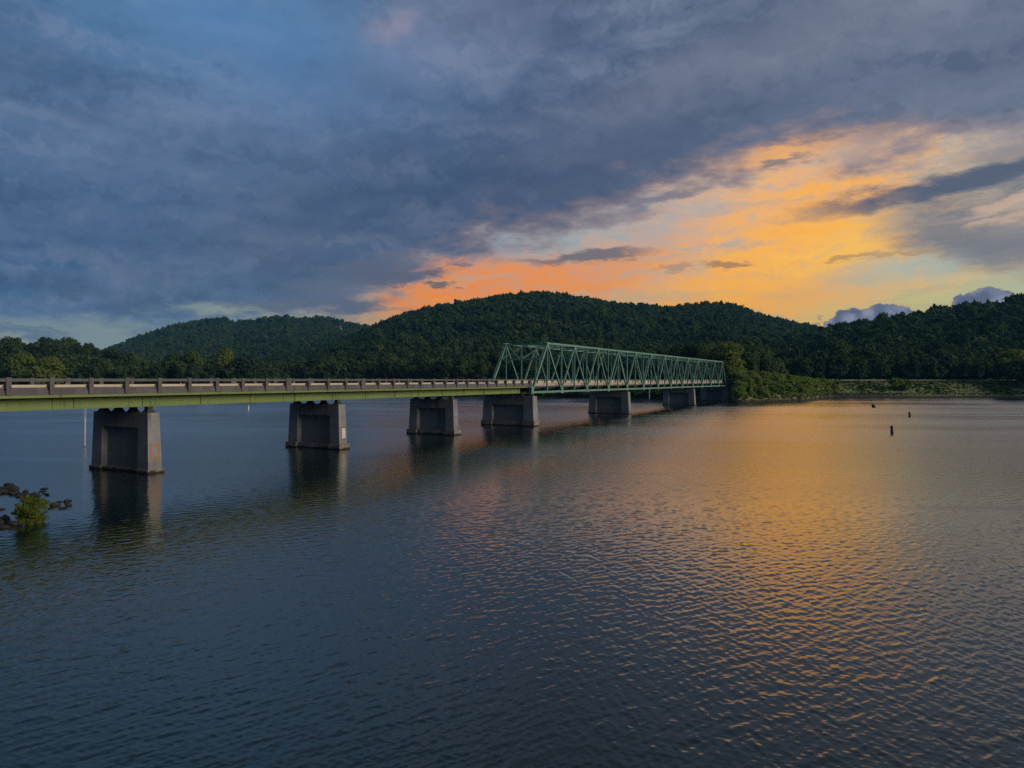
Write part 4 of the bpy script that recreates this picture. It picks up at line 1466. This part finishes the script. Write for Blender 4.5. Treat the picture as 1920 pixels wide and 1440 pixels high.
def house(px, py, y0, y1, w, d, hw, hr, rot, wall, roof, label, wins=4, wing=True, chim=1):
    x, y, z = ground_under(px, py, y0, y1)
    e = bpy.data.objects.new('house', None)
    COL.objects.link(e)
    e.location = (x, y, z)
    e.rotation_euler = (0, 0, rot)
    tag(e, label, 'house', 'houses among the trees of the far hill')
    CLEAR.append((x, y, w * 0.7))
    walls = MB().box(-w / 2, w / 2, -d / 2, d / 2, -4, hw).build('wall', wall, e)

    def gable(nm, x0, x1, y0_, y1_, zb, h_):
        o_ = 0.6
        mb = MB()
        ym = (y0_ + y1_) / 2
        vs = [(x0 - o_, y0_ - o_, zb), (x1 + o_, y0_ - o_, zb), (x1 + o_, y1_ + o_, zb), (x0 - o_, y1_ + o_, zb), (x0 - o_, ym, zb + h_), (x1 + o_, ym, zb + h_)]
        mb._add(vs, [(0, 1, 5, 4), (2, 3, 4, 5), (3, 2, 1, 0)])
        mb._add([vs[0], vs[4], vs[3]], [(0, 1, 2)])
        mb._add([vs[1], vs[2], vs[5]], [(0, 1, 2)])
        return mb.build(nm, roof, e)
    rf = gable('roof', -w / 2, w / 2, -d / 2, d / 2, hw + 0.01, hr)
    if wing:
        MB().box(w * 0.12, w * 0.42, -d / 2 - 3.5, -d / 2 - 0.01, -4, hw + 0.9).build('wall', wall, e)
        mb = MB()
        x0, x1, xm = w * 0.12 - 0.4, w * 0.42 + 0.4, w * 0.27
        vs = [(x0, -d / 2 - 4.0, hw + 0.92), (x1, -d / 2 - 4.0, hw + 0.92), (xm, -d / 2 - 4.0, hw + hr * 0.95), (x0, 0, hw + 0.92), (x1, 0, hw + 0.92), (xm, 0, hw + hr * 0.95)]
        mb._add(vs, [(0, 1, 2)])
        mb._add(vs, [(0, 2, 5, 3), (1, 4, 5, 2)])
        mb.build('gable', roof, e)
    for k in range(chim):
        cx = -w * 0.3 + k * w * 0.62
        MB().box(cx - 0.8, cx + 0.8, -0.6, 0.6, hw, hw + hr + 1.8).build('chimney', wall, rf)
    for k in range(wins):
        for zz0 in ((1.0,) if hw < 5 else (0.8, hw * 0.52)):
            cx = -w / 2 + w * (k + 0.5) / wins
            if wing and w * 0.10 < cx < w * 0.44:
                wy = -d / 2 - 3.5
            else:
                wy = -d / 2
            f = MB().box(cx - 0.9, cx + 0.9, wy - 0.06, wy + 0.02, zz0, zz0 + 1.9).build('window', M['white_paint'], e)
            MB().box(cx - 0.75, cx + 0.75, wy - 0.09, wy - 0.061, zz0 + 0.12, zz0 + 1.78).build('pane', M['glass'], f)
    return e


house(632, 622, 1500, 1990, 26, 12, 8.5, 5.0, 0.15, M['house_white'], M['roof_dark'], 'large white house with two chimneys on the far left ridge', 6, True, 2)
house(573, 647, 1200, 1960, 26, 13, 9.0, 6.0, -0.2, M['house_brick'], M['roof_brown'], 'rose brick house halfway up the far left hill', 6, True, 1)
house(437, 616, 1500, 1995, 24, 12, 7.0, 6.0, 0.35, M['house_brick'], M['roof_brown'], 'brown roofed house on the left crest of the far hill', 5, True, 1)
house(503, 638, 1300, 1960, 13, 9, 5.0, 3.4, 0.0, M['house_white'], M['roof_dark'], 'small white house below the left crest of the far hill', 3, False, 1)
house(551, 613, 1600, 1990, 14, 9, 5.0, 3.0, 0.1, M['house_white'], M['roof_dark'], 'small pale house just under the ridge between the pines', 3, False, 0)


# ================================================================== trees: where they stand
def sample(y0, y1, spacing, r):
    pts = []
    n_rows = int((y1 - y0) / spacing)
    ys = y0 + (np.arange(n_rows) + 0.5) * spacing
    for yv in ys:
        half = yv * 0.80
        n_ = int(2 * half / spacing)
        xs = -half + (np.arange(n_) + 0.5) * spacing
        pts.append(np.stack([xs + r.uniform(-0.46, 0.46, n_) * spacing, yv + r.uniform(-0.46, 0.46, n_) * spacing], -1))
    return np.concatenate(pts)


tr = np.random.default_rng(23)
cand = np.concatenate([sample(250, 620, 6.2, tr), sample(620, 1260, 6.2, tr), sample(1260, 2080, 7.4, tr)])
cx_, cy_ = cand[:, 0], cand[:, 1]
cu_ = cx_ / cy_
keep = (cy_ > shore(cu_) + 4) & (np.abs(cu_) < 0.80)
keep &= road_dist(cx_, cy_) > 11.0
keep &= bridge_dist(cx_, cy_) > 9.0
# the right bank between the water and the road is open grass and shrubs
open_bank = (cu_ > 0.315) & (cy_ < np.interp(cx_, [60, 100, 130, 152, 185, 230, 300], [262, 318, 344, 352, 357, 359, 358])) & (cu_ < unp(1872))
keep &= ~open_bank
for (hx, hy, hr_) in CLEAR:
    near_ = (np.hypot(cx_ - hx, cy_ - hy) < hr_)
    front = (np.abs(cx_ - hx * cy_ / hy) < hr_ * 0.9) & (cy_ < hy) & (cy_ > hy - 75)
    keep &= ~(near_ | front)
cand = cand[keep]
cz = terrain(cand[:, 0], cand[:, 1])
# drop what stands hidden behind the crests
ug = np.linspace(-0.85, 0.85, 700)
yg = np.exp(np.linspace(math.log(240), math.log(2300), 320))
UG, YG = np.meshgrid(ug, yg)
ang = (terrain(UG * YG, YG) + 9.0 - H_CAM) / YG
cmax = np.maximum.accumulate(ang, axis=0)
iu = np.clip(np.searchsorted(ug, cand[:, 0] / cand[:, 1]), 0, 699)
iy = np.clip(np.searchsorted(yg, cand[:, 1] - 14) - 1, 0, 319)
vis_ = (cz + 17 - H_CAM) / cand[:, 1] > cmax[iy, iu]
cand, cz = cand[vis_], cz[vis_]
nT = len(cand)
yv = cand[:, 1]
uv = cand[:, 0] / yv
scale = tr.uniform(0.78, 1.18, nT) * np.where(yv > 1260, 1.0, 1.0)
crestline = tr.random(nT) < 0.06
scale = np.where(crestline, scale * 1.28, scale)
scale = np.where((uv > 0.40) & (yv > 560) & (yv < 720) & (tr.random(nT) < 0.35), tr.uniform(0.6, 1.45, nT), scale)
scale = np.where((yv > 1850) & (tr.random(nT) < 0.5), tr.uniform(0.6, 1.9, nT), scale)
scale = np.where((yv > 1100) & (yv < 1260) & (tr.random(nT) < 0.3), tr.uniform(0.6, 1.4, nT), scale)
# low trees edge the road on the right bank, tall ones stand at the left shore
edge_r = (uv > 0.36) & (yv < 392)
scale = np.where(edge_r, tr.uniform(0.58, 0.85, nT), scale)
shore_l = (uv < -0.3) & (yv < shore(uv) + 70)
scale = np.where(shore_l, scale * np.where(uv > unp(200), 0.86, 1.0), scale)
is_pine = tr.random(nT) < np.where(yv > 600, 0.16, 0.14)
turn = tr.uniform(0, 6.283, nT)

# ---- the largest 290 in the picture: trees of their own
inframe = np.abs(uv) < 0.74
rank = np.where(inframe, scale / yv, 0)
order = np.argsort(-rank)
indiv = order[:232]
rest = np.ones(nT, bool)
rest[indiv] = False
TREES = []


def tree(x, y, z, h, proto, rz, label, group, wide=1.0, mat=None):
    st, cm, tm = proto
    e = bpy.data.objects.new('pine_tree' if st == 'pine' else 'broadleaf_tree', None)
    COL.objects.link(e)
    e.location = (x, y, z)
    e.rotation_euler = (0, 0, rz)
    k = h / 16.0
    e.scale = (k * wide, k * wide, k)
    tag(e, label, 'tree', group)
    link('trunk', tm, e)
    c_ = link('crown', cm, e)
    if mat is not None:
        c_.material_slots[0].link = 'OBJECT'
        c_.material_slots[0].material = mat
    return e


broad = [p for p in NEAR if p[0] != 'pine']
pines = [p for p in NEAR if p[0] == 'pine']
pr = random.Random(9)
ORD = [a_ + ' from left' for a_ in ('first', 'second', 'third', 'fourth', 'fifth', 'sixth', 'seventh', 'eighth', 'ninth', 'tenth', 'eleventh', 'twelfth', 'thirteenth', 'fourteenth', 'fifteenth', 'sixteenth', 'seventeenth', 'eighteenth')]
# places along the shores that one can find in the picture
PLACES = [(-200, 12, 'cut by the left picture edge'), (12, 64, 'above the leftmost parapet posts'), (64, 112, 'behind the light green trees on the left'), (112, 160, 'above the white forked pole'),
          (160, 205, 'over the left half of the nearest pier'), (205, 250, 'over the right half of the nearest pier'), (250, 300, 'at the right end of the left wood'),
          (300, 345, 'on the left tip of the headland'), (345, 390, 'on the left half of the headland'), (390, 432, 'on the right half of the headland'), (432, 490, 'on the right tip of the headland'),
          (490, 590, 'on the far shore left of the second pier'), (590, 700, 'on the far shore above the second pier'), (700, 800, 'on the far shore above the third pier'), (800, 850, 'on the shore right of the third pier'),
          (850, 890, 'left of the truss portal'), (890, 935, 'just left of the sloping end post'), (935, 975, 'seen through the portal bracing'), (975, 1015, 'behind the near end post'), (1015, 1050, 'seen through the first truss panel'),
          (1050, 1099, 'seen through the second truss panel'), (1099, 1140, 'seen through the third truss panel'), (1140, 1175, 'seen through the fourth truss panel'), (1175, 1206, 'seen through the fifth truss panel'),
          (1206, 1233, 'seen through the sixth truss panel'), (1233, 1257, 'seen through the seventh truss panel'), (1257, 1280, 'seen through the eighth truss panel'), (1280, 1300, 'seen through the ninth truss panel'), (1300, 1330, 'seen through the last truss panels'),
          (1330, 1365, 'just behind the far end of the truss'), (1365, 1400, 'behind the approach span railing'), (1400, 1420, 'just right of the bridge end'), (1420, 1440, 'above the bright shrub thicket'), (1440, 1490, 'above the right tip of the thicket'), (1490, 1540, 'behind the left end of the guardrail'),
          (1540, 1600, 'behind the guardrail left of the squat buoy'), (1600, 1660, 'behind the guardrail above the squat buoy'), (1660, 1720, 'behind the lone bush pair'), (1720, 1780, 'above the fallen white trunk'), (1780, 1850, 'behind the right end of the guardrail'), (1850, 2200, 'at the right picture edge')]
bins = {}
for i in indiv:
    px = 960 + F_PX * cand[i, 0] / cand[i, 1]
    k = next((q for q, (a_, b_, _) in enumerate(PLACES) if a_ <= px < b_), 0)
    depth = 0 if cand[i, 1] < shore(cand[i, 0] / cand[i, 1]) + (26 if px < 1340 else 75) else 1
    bins.setdefault((k, bool(is_pine[i]), depth), []).append((px, i))
for (k, pine_, depth), mem in sorted(bins.items()):
    mem.sort()
    for q, (px, i) in enumerate(mem):
        x, y, z = cand[i, 0], cand[i, 1], cz[i]
        what = 'thin crowned pine' if pine_ else 'leafy tree'
        row = ('waterside ' if px < 1340 else 'front row ') if depth == 0 else 'back row '
        pos = ', ' + ORD[min(q, 17)] if len(mem) > 1 else ''
        grp = 'trees of the left shore' if px < 490 else ('trees of the far shore' if px < 1340 else 'trees of the right bank')
        tree(x, y, z, 16.0 * scale[i], pr.choice(pines if pine_ else broad), turn[i], row + what + ' ' + PLACES[k][2] + pos, grp)

# ---- trees one can point at
yel = foliage_mat('yellow_green_foliage', [(0.0, c3(0.12, 0.16, 0.036)), (0.5, c3(0.165, 0.21, 0.044)), (1.0, c3(0.21, 0.235, 0.05))], 0.38)
M['leaf_light'] = yel
for (px, top, Yd, wide, pk, mat, lab) in [
        (1368, 640, 292, 0.95, 3, yel, 'big yellow green tree just behind the far end of the truss'),
        (1322, 656, 296, 0.9, 0, yel, 'rounded yellow green tree seen through the last truss panels'),
        (1402, 660, 300, 1.0, 6, None, 'dark bushy tree right of the big yellow green one'),
        (1442, 672, 338, 1.2, 0, None, 'low wide dark tree above the bright shrubs'),
        (1896, 655, 338, 1.25, 3, yel, 'large tree with light top at the right edge of the picture'),
        (1918, 690, 330, 1.2, 6, None, 'dark leafy tree by the water at the right edge'),
        (92, 668, 400, 1.25, 3, yel, 'broad light green tree above the left end of the parapet'),
        (42, 662, 402, 1.2, 0, yel, 'pale green domed tree at the left edge of the picture'),
        (360, 656, 402, 1.1, 3, None, 'broad dark tree on the left half of the headland'),
        (418, 655, 404, 1.1, 0, yel, 'tallest light crowned tree on the headland'),
        (455, 668, 402, 1.0, 6, None, 'tree at the right tip of the headland'),
        (325, 664, 402, 1.1, 1, None, 'dark tree at the left side of the headland')]:
    x = unp(px) * Yd
    z = max(float(terrain(x, Yd)), 0.3)
    h_ = zpix(top, Yd) - z
    tree(x, Yd, z, h_, NEAR[pk], pr.uniform(0, 6.28), lab, None, wide * min(1.0, 18 / h_) , mat)

# ---- the rest of the woods
names = {'left_far': 'dense dark forest on the far left hill', 'main': 'dense forest covering the long middle hill', 'right': 'forest on the right hill above the road', 'left_near': 'thick wood on the left shore'}
zh = {}
which_hill = np.where(yv > 1260, 'left_far', np.where((uv < -0.45) & (yv < 640), 'left_near', np.where((uv > 0.33) & (yv < 800), 'right', 'main')))
for key, lab in names.items():
    sel = rest & (which_hill == key)
    if sel.sum() == 0:
        continue
    n_ = int(sel.sum())
    wk = np.where(is_pine[sel], 5, tr.integers(0, 5, n_))
    sc = scale[sel] * (16.0 / 15.0)
    wd = sc * tr.uniform(0.70, 1.0, n_)
    scatter('forest', np.c_[cand[sel], cz[sel] - 0.3], wk, turn[sel], np.c_[wd, wd, sc], SC_TREE, lab, M['leaf'])
print('TREES', nT, 'pts')

# ================================================================== shrubs and undergrowth on the right bank
shrub_me = [crown('foliage', 140 + k, 1.0, 0.62, 'bush', 620, 0.062, M['shrub']) for k in range(4)]
stem_me = MB().tube([(0, 0, -0.1), (0.02, 0.01, 0.25), (0.05, 0, 0.5)], [0.03, 0.025, 0.012], 5).tube([(0, 0, 0.05), (-0.1, 0.08, 0.42)], [0.02, 0.01], 5).tube([(0, 0, 0.05), (0.12, -0.1, 0.4)], [0.02, 0.01], 5).mesh('stems', M['bark'])


def shrub(x, y, z, h, w, label, group=None, mat=None, k=None):
    e = bpy.data.objects.new('shrub', None)
    COL.objects.link(e)
    e.location = (x, y, z)
    e.rotation_euler = (0, 0, pr.uniform(0, 6.28))
    e.scale = (w, w, h)
    tag(e, label, 'shrub', group)
    link('stems', stem_me, e)
    c_ = link('foliage', shrub_me[pr.randrange(4) if k is None else k], e)
    if mat is not None:
        c_.material_slots[0].link = 'OBJECT'
        c_.material_slots[0].material = mat
    return e


sr = random.Random(31)
spots = []
for t in range(400):
    px = sr.uniform(1384, 1520)
    s_ = float(shore(unp(px)))
    yd = s_ + sr.uniform(2, 34)
    x = unp(px) * yd
    if float(road_dist(np.array([x]), np.array([yd]))[0]) < 5.6 or float(bridge_dist(np.array([x]), np.array([yd]))[0]) < 5.8:
        continue
    if any(math.hypot(x - a_, yd - b_) < 3.1 for a_, b_ in spots):
        continue
    spots.append((x, yd))
    if len(spots) >= 46:
        break
sbins = {}
for (x, yd) in spots:
    px = 960 + F_PX * x / yd
    k = 0 if px < 1425 else (1 if px < 1470 else 2)
    d_ = yd - float(shore(x / yd))
    sbins.setdefault((k, 0 if d_ < 11 else (1 if d_ < 22 else 2)), []).append((px, x, yd))
for (k, dd), mem in sorted(sbins.items()):
    mem.sort()
    for q, (px, x, yd) in enumerate(mem):
        f_ = max(0.0, min(1.0, (1520 - px) / 110))
        h_ = sr.uniform(1.8, 2.6) + 3.4 * f_ * sr.uniform(0.6, 1.0)
        lab = ('waterside ', 'middle row ', 'back row ')[dd] + 'green shrub ' + ('beside the far bridge end', 'in the middle of the bright thicket', 'at the right tip of the bright thicket')[k] + (', ' + ORD[min(q, 17)] if len(mem) > 1 else ', the only one there')
        shrub(x, yd, float(terrain(x, yd)) - 0.1, h_, sr.uniform(4.2, 5.8) * (0.75 + 0.25 * f_), lab, 'shrubs of the bank thicket', M['leaf_light'] if sr.random() < 0.35 else None)
for (px, py, w_, h_, lab) in ((1680, 741, 5.6, 7.0, 'left half of the lone leafy bush pair on the right bank'), (1697, 741, 4.4, 6.2, 'right half of the lone leafy bush pair on the right bank')):
    yd = 327.0
    x = unp(px) * yd
    shrub(x, yd, max(0.2, float(terrain(x, yd)) - 0.2), h_, w_ * 1.1, lab, None, M['leaf_light'])

ur = np.random.default_rng(77)
n_ = 6500
ux = ur.uniform(unp(1380), unp(1925), n_)
uy = shore(ux) + 1.4 + ur.uniform(0, 1, n_) ** 0.9 * 34
uxx = ux * uy
uz = terrain(uxx, uy)
rdn = road_dist(uxx, uy)
ok_ = (rdn > 4.9) & (bridge_dist(uxx, uy) > 5.5)
cwz = np.interp(rdn, [5.2, 10.5], [ZR - 0.03, 4.8])
uz = np.where(rdn < 10.5, np.maximum(uz, cwz), uz)
clump = 0.5 + 0.5 * np.sin(uxx * 0.21 + 2.0 * np.sin(uy * 0.13))
sz = ur.uniform(0.35, 1.15, n_) * (0.55 + 0.75 * clump) * np.where(ur.random(n_) < 0.08, 1.8, 1.0) * np.clip((uz + 0.4) / 2.0, 0.45, 1.0) * np.where(rdn < 8.5, 0.45 + 0.75 * clump ** 2, 1.0) * np.where(ux > unp(1555), 0.62, 1.0)
low_d = ur.uniform(1.0, 1.7, n_)
scatter('undergrowth', np.c_[uxx, uy, uz - 0.05][ok_], ur.integers(0, 4, n_)[ok_], ur.uniform(0, 6.28, n_)[ok_], np.c_[sz * low_d, sz * low_d, sz][ok_], SC_BUSH, 'low bushes and long grass covering the right bank', M['leaf'])
# thicker growth on the flank of the little spit
n_ = 1100
ux = ur.uniform(unp(1500), unp(1572), n_)
uy = shore(ux) + 0.6 + ur.uniform(0, 1, n_) * 45
uxx = ux * uy
uz = terrain(uxx, uy)
ok_ = (road_dist(uxx, uy) > 4.9)
sz = ur.uniform(0.5, 1.5, n_)
scatter('undergrowth', np.c_[uxx, uy, uz - 0.05][ok_], ur.integers(0, 4, n_)[ok_], ur.uniform(0, 6.28, n_)[ok_], np.c_[sz * 1.3, sz * 1.3, sz][ok_], SC_BUSH, 'tangled low bushes on the flank of the little spit', M['leaf'])
# brush along the other shores
n_ = 3500
ux = ur.uniform(-0.76, unp(1372), n_)
uy = shore(ux) + 1.0 + ur.uniform(0, 1, n_) * 12
uxx = ux * uy
uz = terrain(uxx, uy)
ok_ = bridge_dist(uxx, uy) > 6.0
sz = ur.uniform(1.0, 3.2, n_)
scatter('undergrowth', np.c_[uxx, uy, uz - 0.05][ok_], ur.integers(1, 4, n_)[ok_], ur.uniform(0, 6.28, n_)[ok_], np.c_[sz * 1.3, sz * 1.3, sz][ok_], SC_BUSH, 'brush along the wooded far shore', M['leaf'])

# ================================================================== rocks
def rock_mesh(seed):
    import bmesh
    bm_ = bmesh.new()
    bmesh.ops.create_icosphere(bm_, subdivisions=1 if seed % 2 else 2, radius=1.0)
    r = np.random.default_rng(seed)
    dirs = unit(r.normal(0, 1, (9, 3)))
    cut = r.uniform(0.42, 0.85, 9)
    for v_ in bm_.verts:
        p = np.array(v_.co)
        for d_, c_ in zip(dirs, cut):
            q = p @ d_
            if q > c_:
                p = p - d_ * (q - c_) * 0.92
        v_.co = p + r.normal(0, 0.018, 3)
    me = bpy.data.meshes.new('rock')
    bm_.to_mesh(me)
    bm_.free()
    me.materials.append(M['rock'])
    return me


rocks = [rock_mesh(k) for k in range(6)]
rr = random.Random(17)
for (px, py, wpx, hpx, lab) in [
        (14, 914, 46, 12, 'dark flat rock at the top left of the shore rocks'),
        (16, 907, 20, 6, 'small black rock at the head of the rock spit'),
        (-2, 921, 30, 9, 'flat rock cut by the left picture edge'),
        (28, 922, 30, 9, 'grey brown slab in the rock spit'),
        (12, 923, 26, 6, 'low wet rock in the middle of the spit'),
        (48, 921, 13, 7, 'black pointed stone above the bush'),
        (66, 926, 34, 12, 'broad dark boulder right behind the bush'),
        (36, 927, 26, 8, 'brown rock just above the bush'),
        (88, 926, 14, 5, 'small rock at the right end of the spit'),
        (80, 921, 24, 3, 'thin ledge awash behind the boulder'),
        (102, 944, 20, 10, 'dark round boulder standing alone in the water'),
        (124, 938, 23, 6, 'flat stone behind the lone boulder'),
        (129, 945, 19, 7, 'reddish stone right of the lone boulder'),
        (116, 952, 23, 4, 'almost drowned stone in front of the lone boulder'),
        (2, 954, 12, 5, 'little rock in the pool left of the bush'),
        (10, 970, 24, 18, 'red brown boulder left of the bush foot'),
        (-4, 978, 26, 16, 'big boulder at the lower left picture edge'),
        (22, 980, 24, 14, 'rounded boulder between the red one and the bush'),
        (34, 980, 22, 12, 'grey boulder touching the bush stems'),
        (6, 987, 20, 8, 'pale stone at the lowest left corner of the rocks'),
        (42, 984, 12, 6, 'small stone at the foot of the bush')]:
    yd = H_CAM * F_PX / (py + hpx * 0.42 - Y_HOR)
    w_ = wpx / F_PX * yd
    h_ = hpx / F_PX * yd
    o = link('rock', rocks[rr.randrange(6)], None, (unp(px) * yd, yd, h_ * 0.12), rr.uniform(0, 6.28))
    o.scale = (w_ * 0.50, w_ * 0.42, h_ * 0.72)
    tag(o, lab, 'rock', 'rocks in the water at the left')
yd = H_CAM * F_PX / (981 - Y_HOR)
willow = crown('foliage', 171, 1.0, 0.60, 'willow', 4200, 0.024, foliage_mat('olive_willow_foliage', [(0.0, c3(0.080, 0.115, 0.022)), (0.5, c3(0.120, 0.155, 0.030)), (1.0, c3(0.165, 0.190, 0.040))], 0.3))
shrub_me.append(willow)
shrub(unp(56) * yd, yd, -0.05, 1.52, 1.70, 'small yellow green willow bush growing from the left shore rocks', None, None, 4)
for k in range(16):
    zone = k % 3
    px, py = [(rr.uniform(0, 90), rr.uniform(916, 934)), (rr.uniform(0, 34), rr.uniform(968, 992)), (rr.uniform(92, 140), rr.uniform(938, 956))][zone]
    yd2 = H_CAM * F_PX / (py - Y_HOR)
    o = link('rock', rocks[rr.randrange(6)], None, (unp(px) * yd2, yd2, 0.0), rr.uniform(0, 6.28))
    w_ = rr.uniform(0.10, 0.24)
    o.scale = (w_ * 1.3, w_, w_ * 0.55)
    tag(o, ('tiny dark stone among the rocks above the willow bush', 'tiny dark stone by the boulders at the lower left edge', 'tiny dark stone around the lone boulder in the water')[zone], 'rock', ('tiny stones above the bush', 'tiny stones by the edge boulders', 'tiny stones round the lone boulder')[zone])
# riprap along the right bank
rv = np.random.default_rng(8)
ROCKP = bpy.data.collections.new('riprap_stones')
for k in range(3):
    ROCKP.objects.link(bpy.data.objects.new('riprap_stone', rocks[k]))
n_ = 1500
px_ = np.concatenate([rv.uniform(1532, 1700, 900), rv.uniform(1380, 1880, n_ - 900)])
ux = (px_ - 960) / F_PX
uy = shore(ux) + rv.uniform(-0.6, 2.6, n_)
sz = rv.uniform(0.18, 0.55, n_)
scatter('riprap', np.c_[ux * uy, uy, np.maximum(terrain(ux * uy, uy), -0.1)], rv.integers(0, 3, n_), rv.uniform(0, 6.28, n_), np.c_[sz * 1.2, sz, sz * 0.8], scatter_tree(ROCKP), 'grey stones lining the edge of the right bank', M['rock'])
# fallen white trunk on the right bank
yd = 326.0
a_, b_ = (unp(1764) * yd, yd + 1.5, zpix(735.5, yd + 1.5)), (unp(1790) * yd, yd - 1.5, zpix(739.5, yd - 1.5))
lg = bpy.data.objects.new('fallen_log', None)
COL.objects.link(lg)
tag(lg, 'bleached fallen trunk lying on the right bank above the water', 'log')
MB().tube([a_, ((a_[0] + b_[0]) / 2, yd, (a_[2] + b_[2]) / 2 + 0.1), b_], [0.24, 0.20, 0.09], 7).build('trunk', M['driftwood'], lg)
MB().tube([((a_[0] + b_[0]) / 2, yd, (a_[2] + b_[2]) / 2 + 0.1), ((a_[0] + b_[0]) / 2 + 2.6, yd - 0.6, (a_[2] + b_[2]) / 2 + 0.5)], [0.1, 0.04], 5).build('branch', M['driftwood'], lg)

# ================================================================== buoys and poles on the water


def buoy(px, py, h, r, tilt, label, mats, ringw=None):
    yd = H_CAM * F_PX / (py - Y_HOR)
    e = bpy.data.objects.new('buoy', None)
    COL.objects.link(e)
    e.location = (unp(px) * yd, yd, 0.0)
    e.rotation_euler = (R(tilt * 0.4), R(tilt), 0)
    tag(e, label, 'buoy', 'marker buoys on the lake')
    body, band = mats
    MB().tube([(0, 0, -0.5), (0, 0, -0.1), (0, 0, h * 0.93), (0, 0, h)], [r * 0.8, r, r, r * 0.8], 12).build('body', body, e, smooth=False)
    MB().tube([(0, 0, h * 0.72), (0, 0, h * 0.82)], r * 1.03, 12).build('band', band, e)
    MB().tube([(0, 0, h * 0.12), (0, 0, h * 0.20)], r * 1.03, 12).build('band', band, e)
    MB().tube([(0, 0, -0.02), (0, 0, 0.10)], r * 1.35, 12).build('float_collar', body, e)
    MB().tube([(-0.06, 0, h), (-0.06, 0, h + 0.09), (0.06, 0, h + 0.09), (0.06, 0, h)], 0.015, 5).build('lifting_eye', M['dark_steel'], e)
    return e


dk = (M['dark_buoy'], M['black_paint'])
wt_ = (M['white_paint'], M['buoy_orange'])
buoy(1673, 812.5, 1.12, 0.19, -3, 'tallest dark buoy, nearest of the three on the right', dk)
buoy(1706, 781.2, 1.0, 0.21, -4, 'small dark buoy farthest right on the golden water', dk)
buoy(1639, 763.8, 0.9, 0.45, -24, 'squat leaning dark buoy close to the right bank', dk)
buoy(465.5, 768.5, 1.2, 0.21, 2, 'white can buoy between the first and second piers', wt_)
buoy(732.5, 759.3, 1.0, 0.20, 10, 'small dark and white buoy between the second and third piers', (M['dark_buoy'], M['white_paint']))


def pole(px, py, top, label, fork):
    yd = H_CAM * F_PX / (py - Y_HOR)
    e = bpy.data.objects.new('marker_pole', None)
    COL.objects.link(e)
    e.location = (unp(px) * yd, yd, 0)
    e.rotation_euler = (0, R(0.8), 0)
    tag(e, label, 'pole', 'white poles standing in the lake')
    if fork:
        MB().tube([(0, 0, -1.5), (0, 0, 3.45)], 0.085, 10).build('shaft', M['white_paint'], e)
        MB().tube([(0, 0, -0.05), (0, 0, 0.16)], 0.10, 10).build('foot_band', M['buoy_orange'], e)
        MB().tube([(-0.085, 0, 3.2), (-0.12, 0, 3.6), (-0.13, 0, top)], 0.022, 6).build('side_rod', M['white_paint'], e)
        MB().tube([(0.085, 0, 3.0), (0.10, 0, 3.6), (0.09, 0, top)], 0.028, 6).build('side_rod', M['white_paint'], e)
        MB().tube([(-0.13, 0, top), (0.09, 0, top)], 0.02, 6).build('crossbar', M['white_paint'], e)
    else:
        MB().tube([(0, 0, -1.5), (0, 0, top)], 0.20, 10).build('shaft', M['white_paint'], e)
        MB().tube([(0, 0, top), (0, 0, top + 0.2)], [0.21, 0.05], 10).build('cap', M['galvanised'], e)
    return e


pole(158.5, 838.0, 5.2, 'thin forked white pole standing in the water left of the nearest pier', True)
pole(1217.5, 746.2, 4.6, 'short pale pole in the water beneath the truss', False)
# reflector posts on the roadway edge, seen through the parapet
for (s, lab) in ((-68.2, 'small white reflector post seen through the parapet above the nearest pier'), (-58.0, 'small white reflector post beyond the nearest pier, behind the parapet'),
                 (-78.2, 'small white reflector post behind the parapet above the white pole')):
    e = bridge_empty('reflector_post', s, lab, 'reflector post', GW + 3.6, 7.0, group='reflector posts on the bridge')
    MB().box(-0.02, 0.02, -0.03, 0.03, 0.025, 0.62).build('stake', M['galvanised'], e)
    MB().box(-0.05, 0.05, -0.035, 0.035, 0.62, 0.78).build('reflector', M['white_paint'], e)

# ================================================================== the air over the lake
hm, gg, out = new_mat('evening_haze')
pv = gg.node('ShaderNodeVolumePrincipled')
pv.inputs['Color'].default_value = (0.16, 0.60, 1.0, 1)
pv.inputs['Density'].default_value = 0.00007
pv.inputs['Anisotropy'].default_value = 0.0
hm.node_tree.links.new(pv.outputs[0], out.inputs['Volume'])
ZTOP = 240.0
hz = MB().box(-3310, 3310, -3310, 3310, -4.2, ZTOP).build('haze', hm)
tag(hz, 'thin blue evening haze over the lake', kind='stuff')
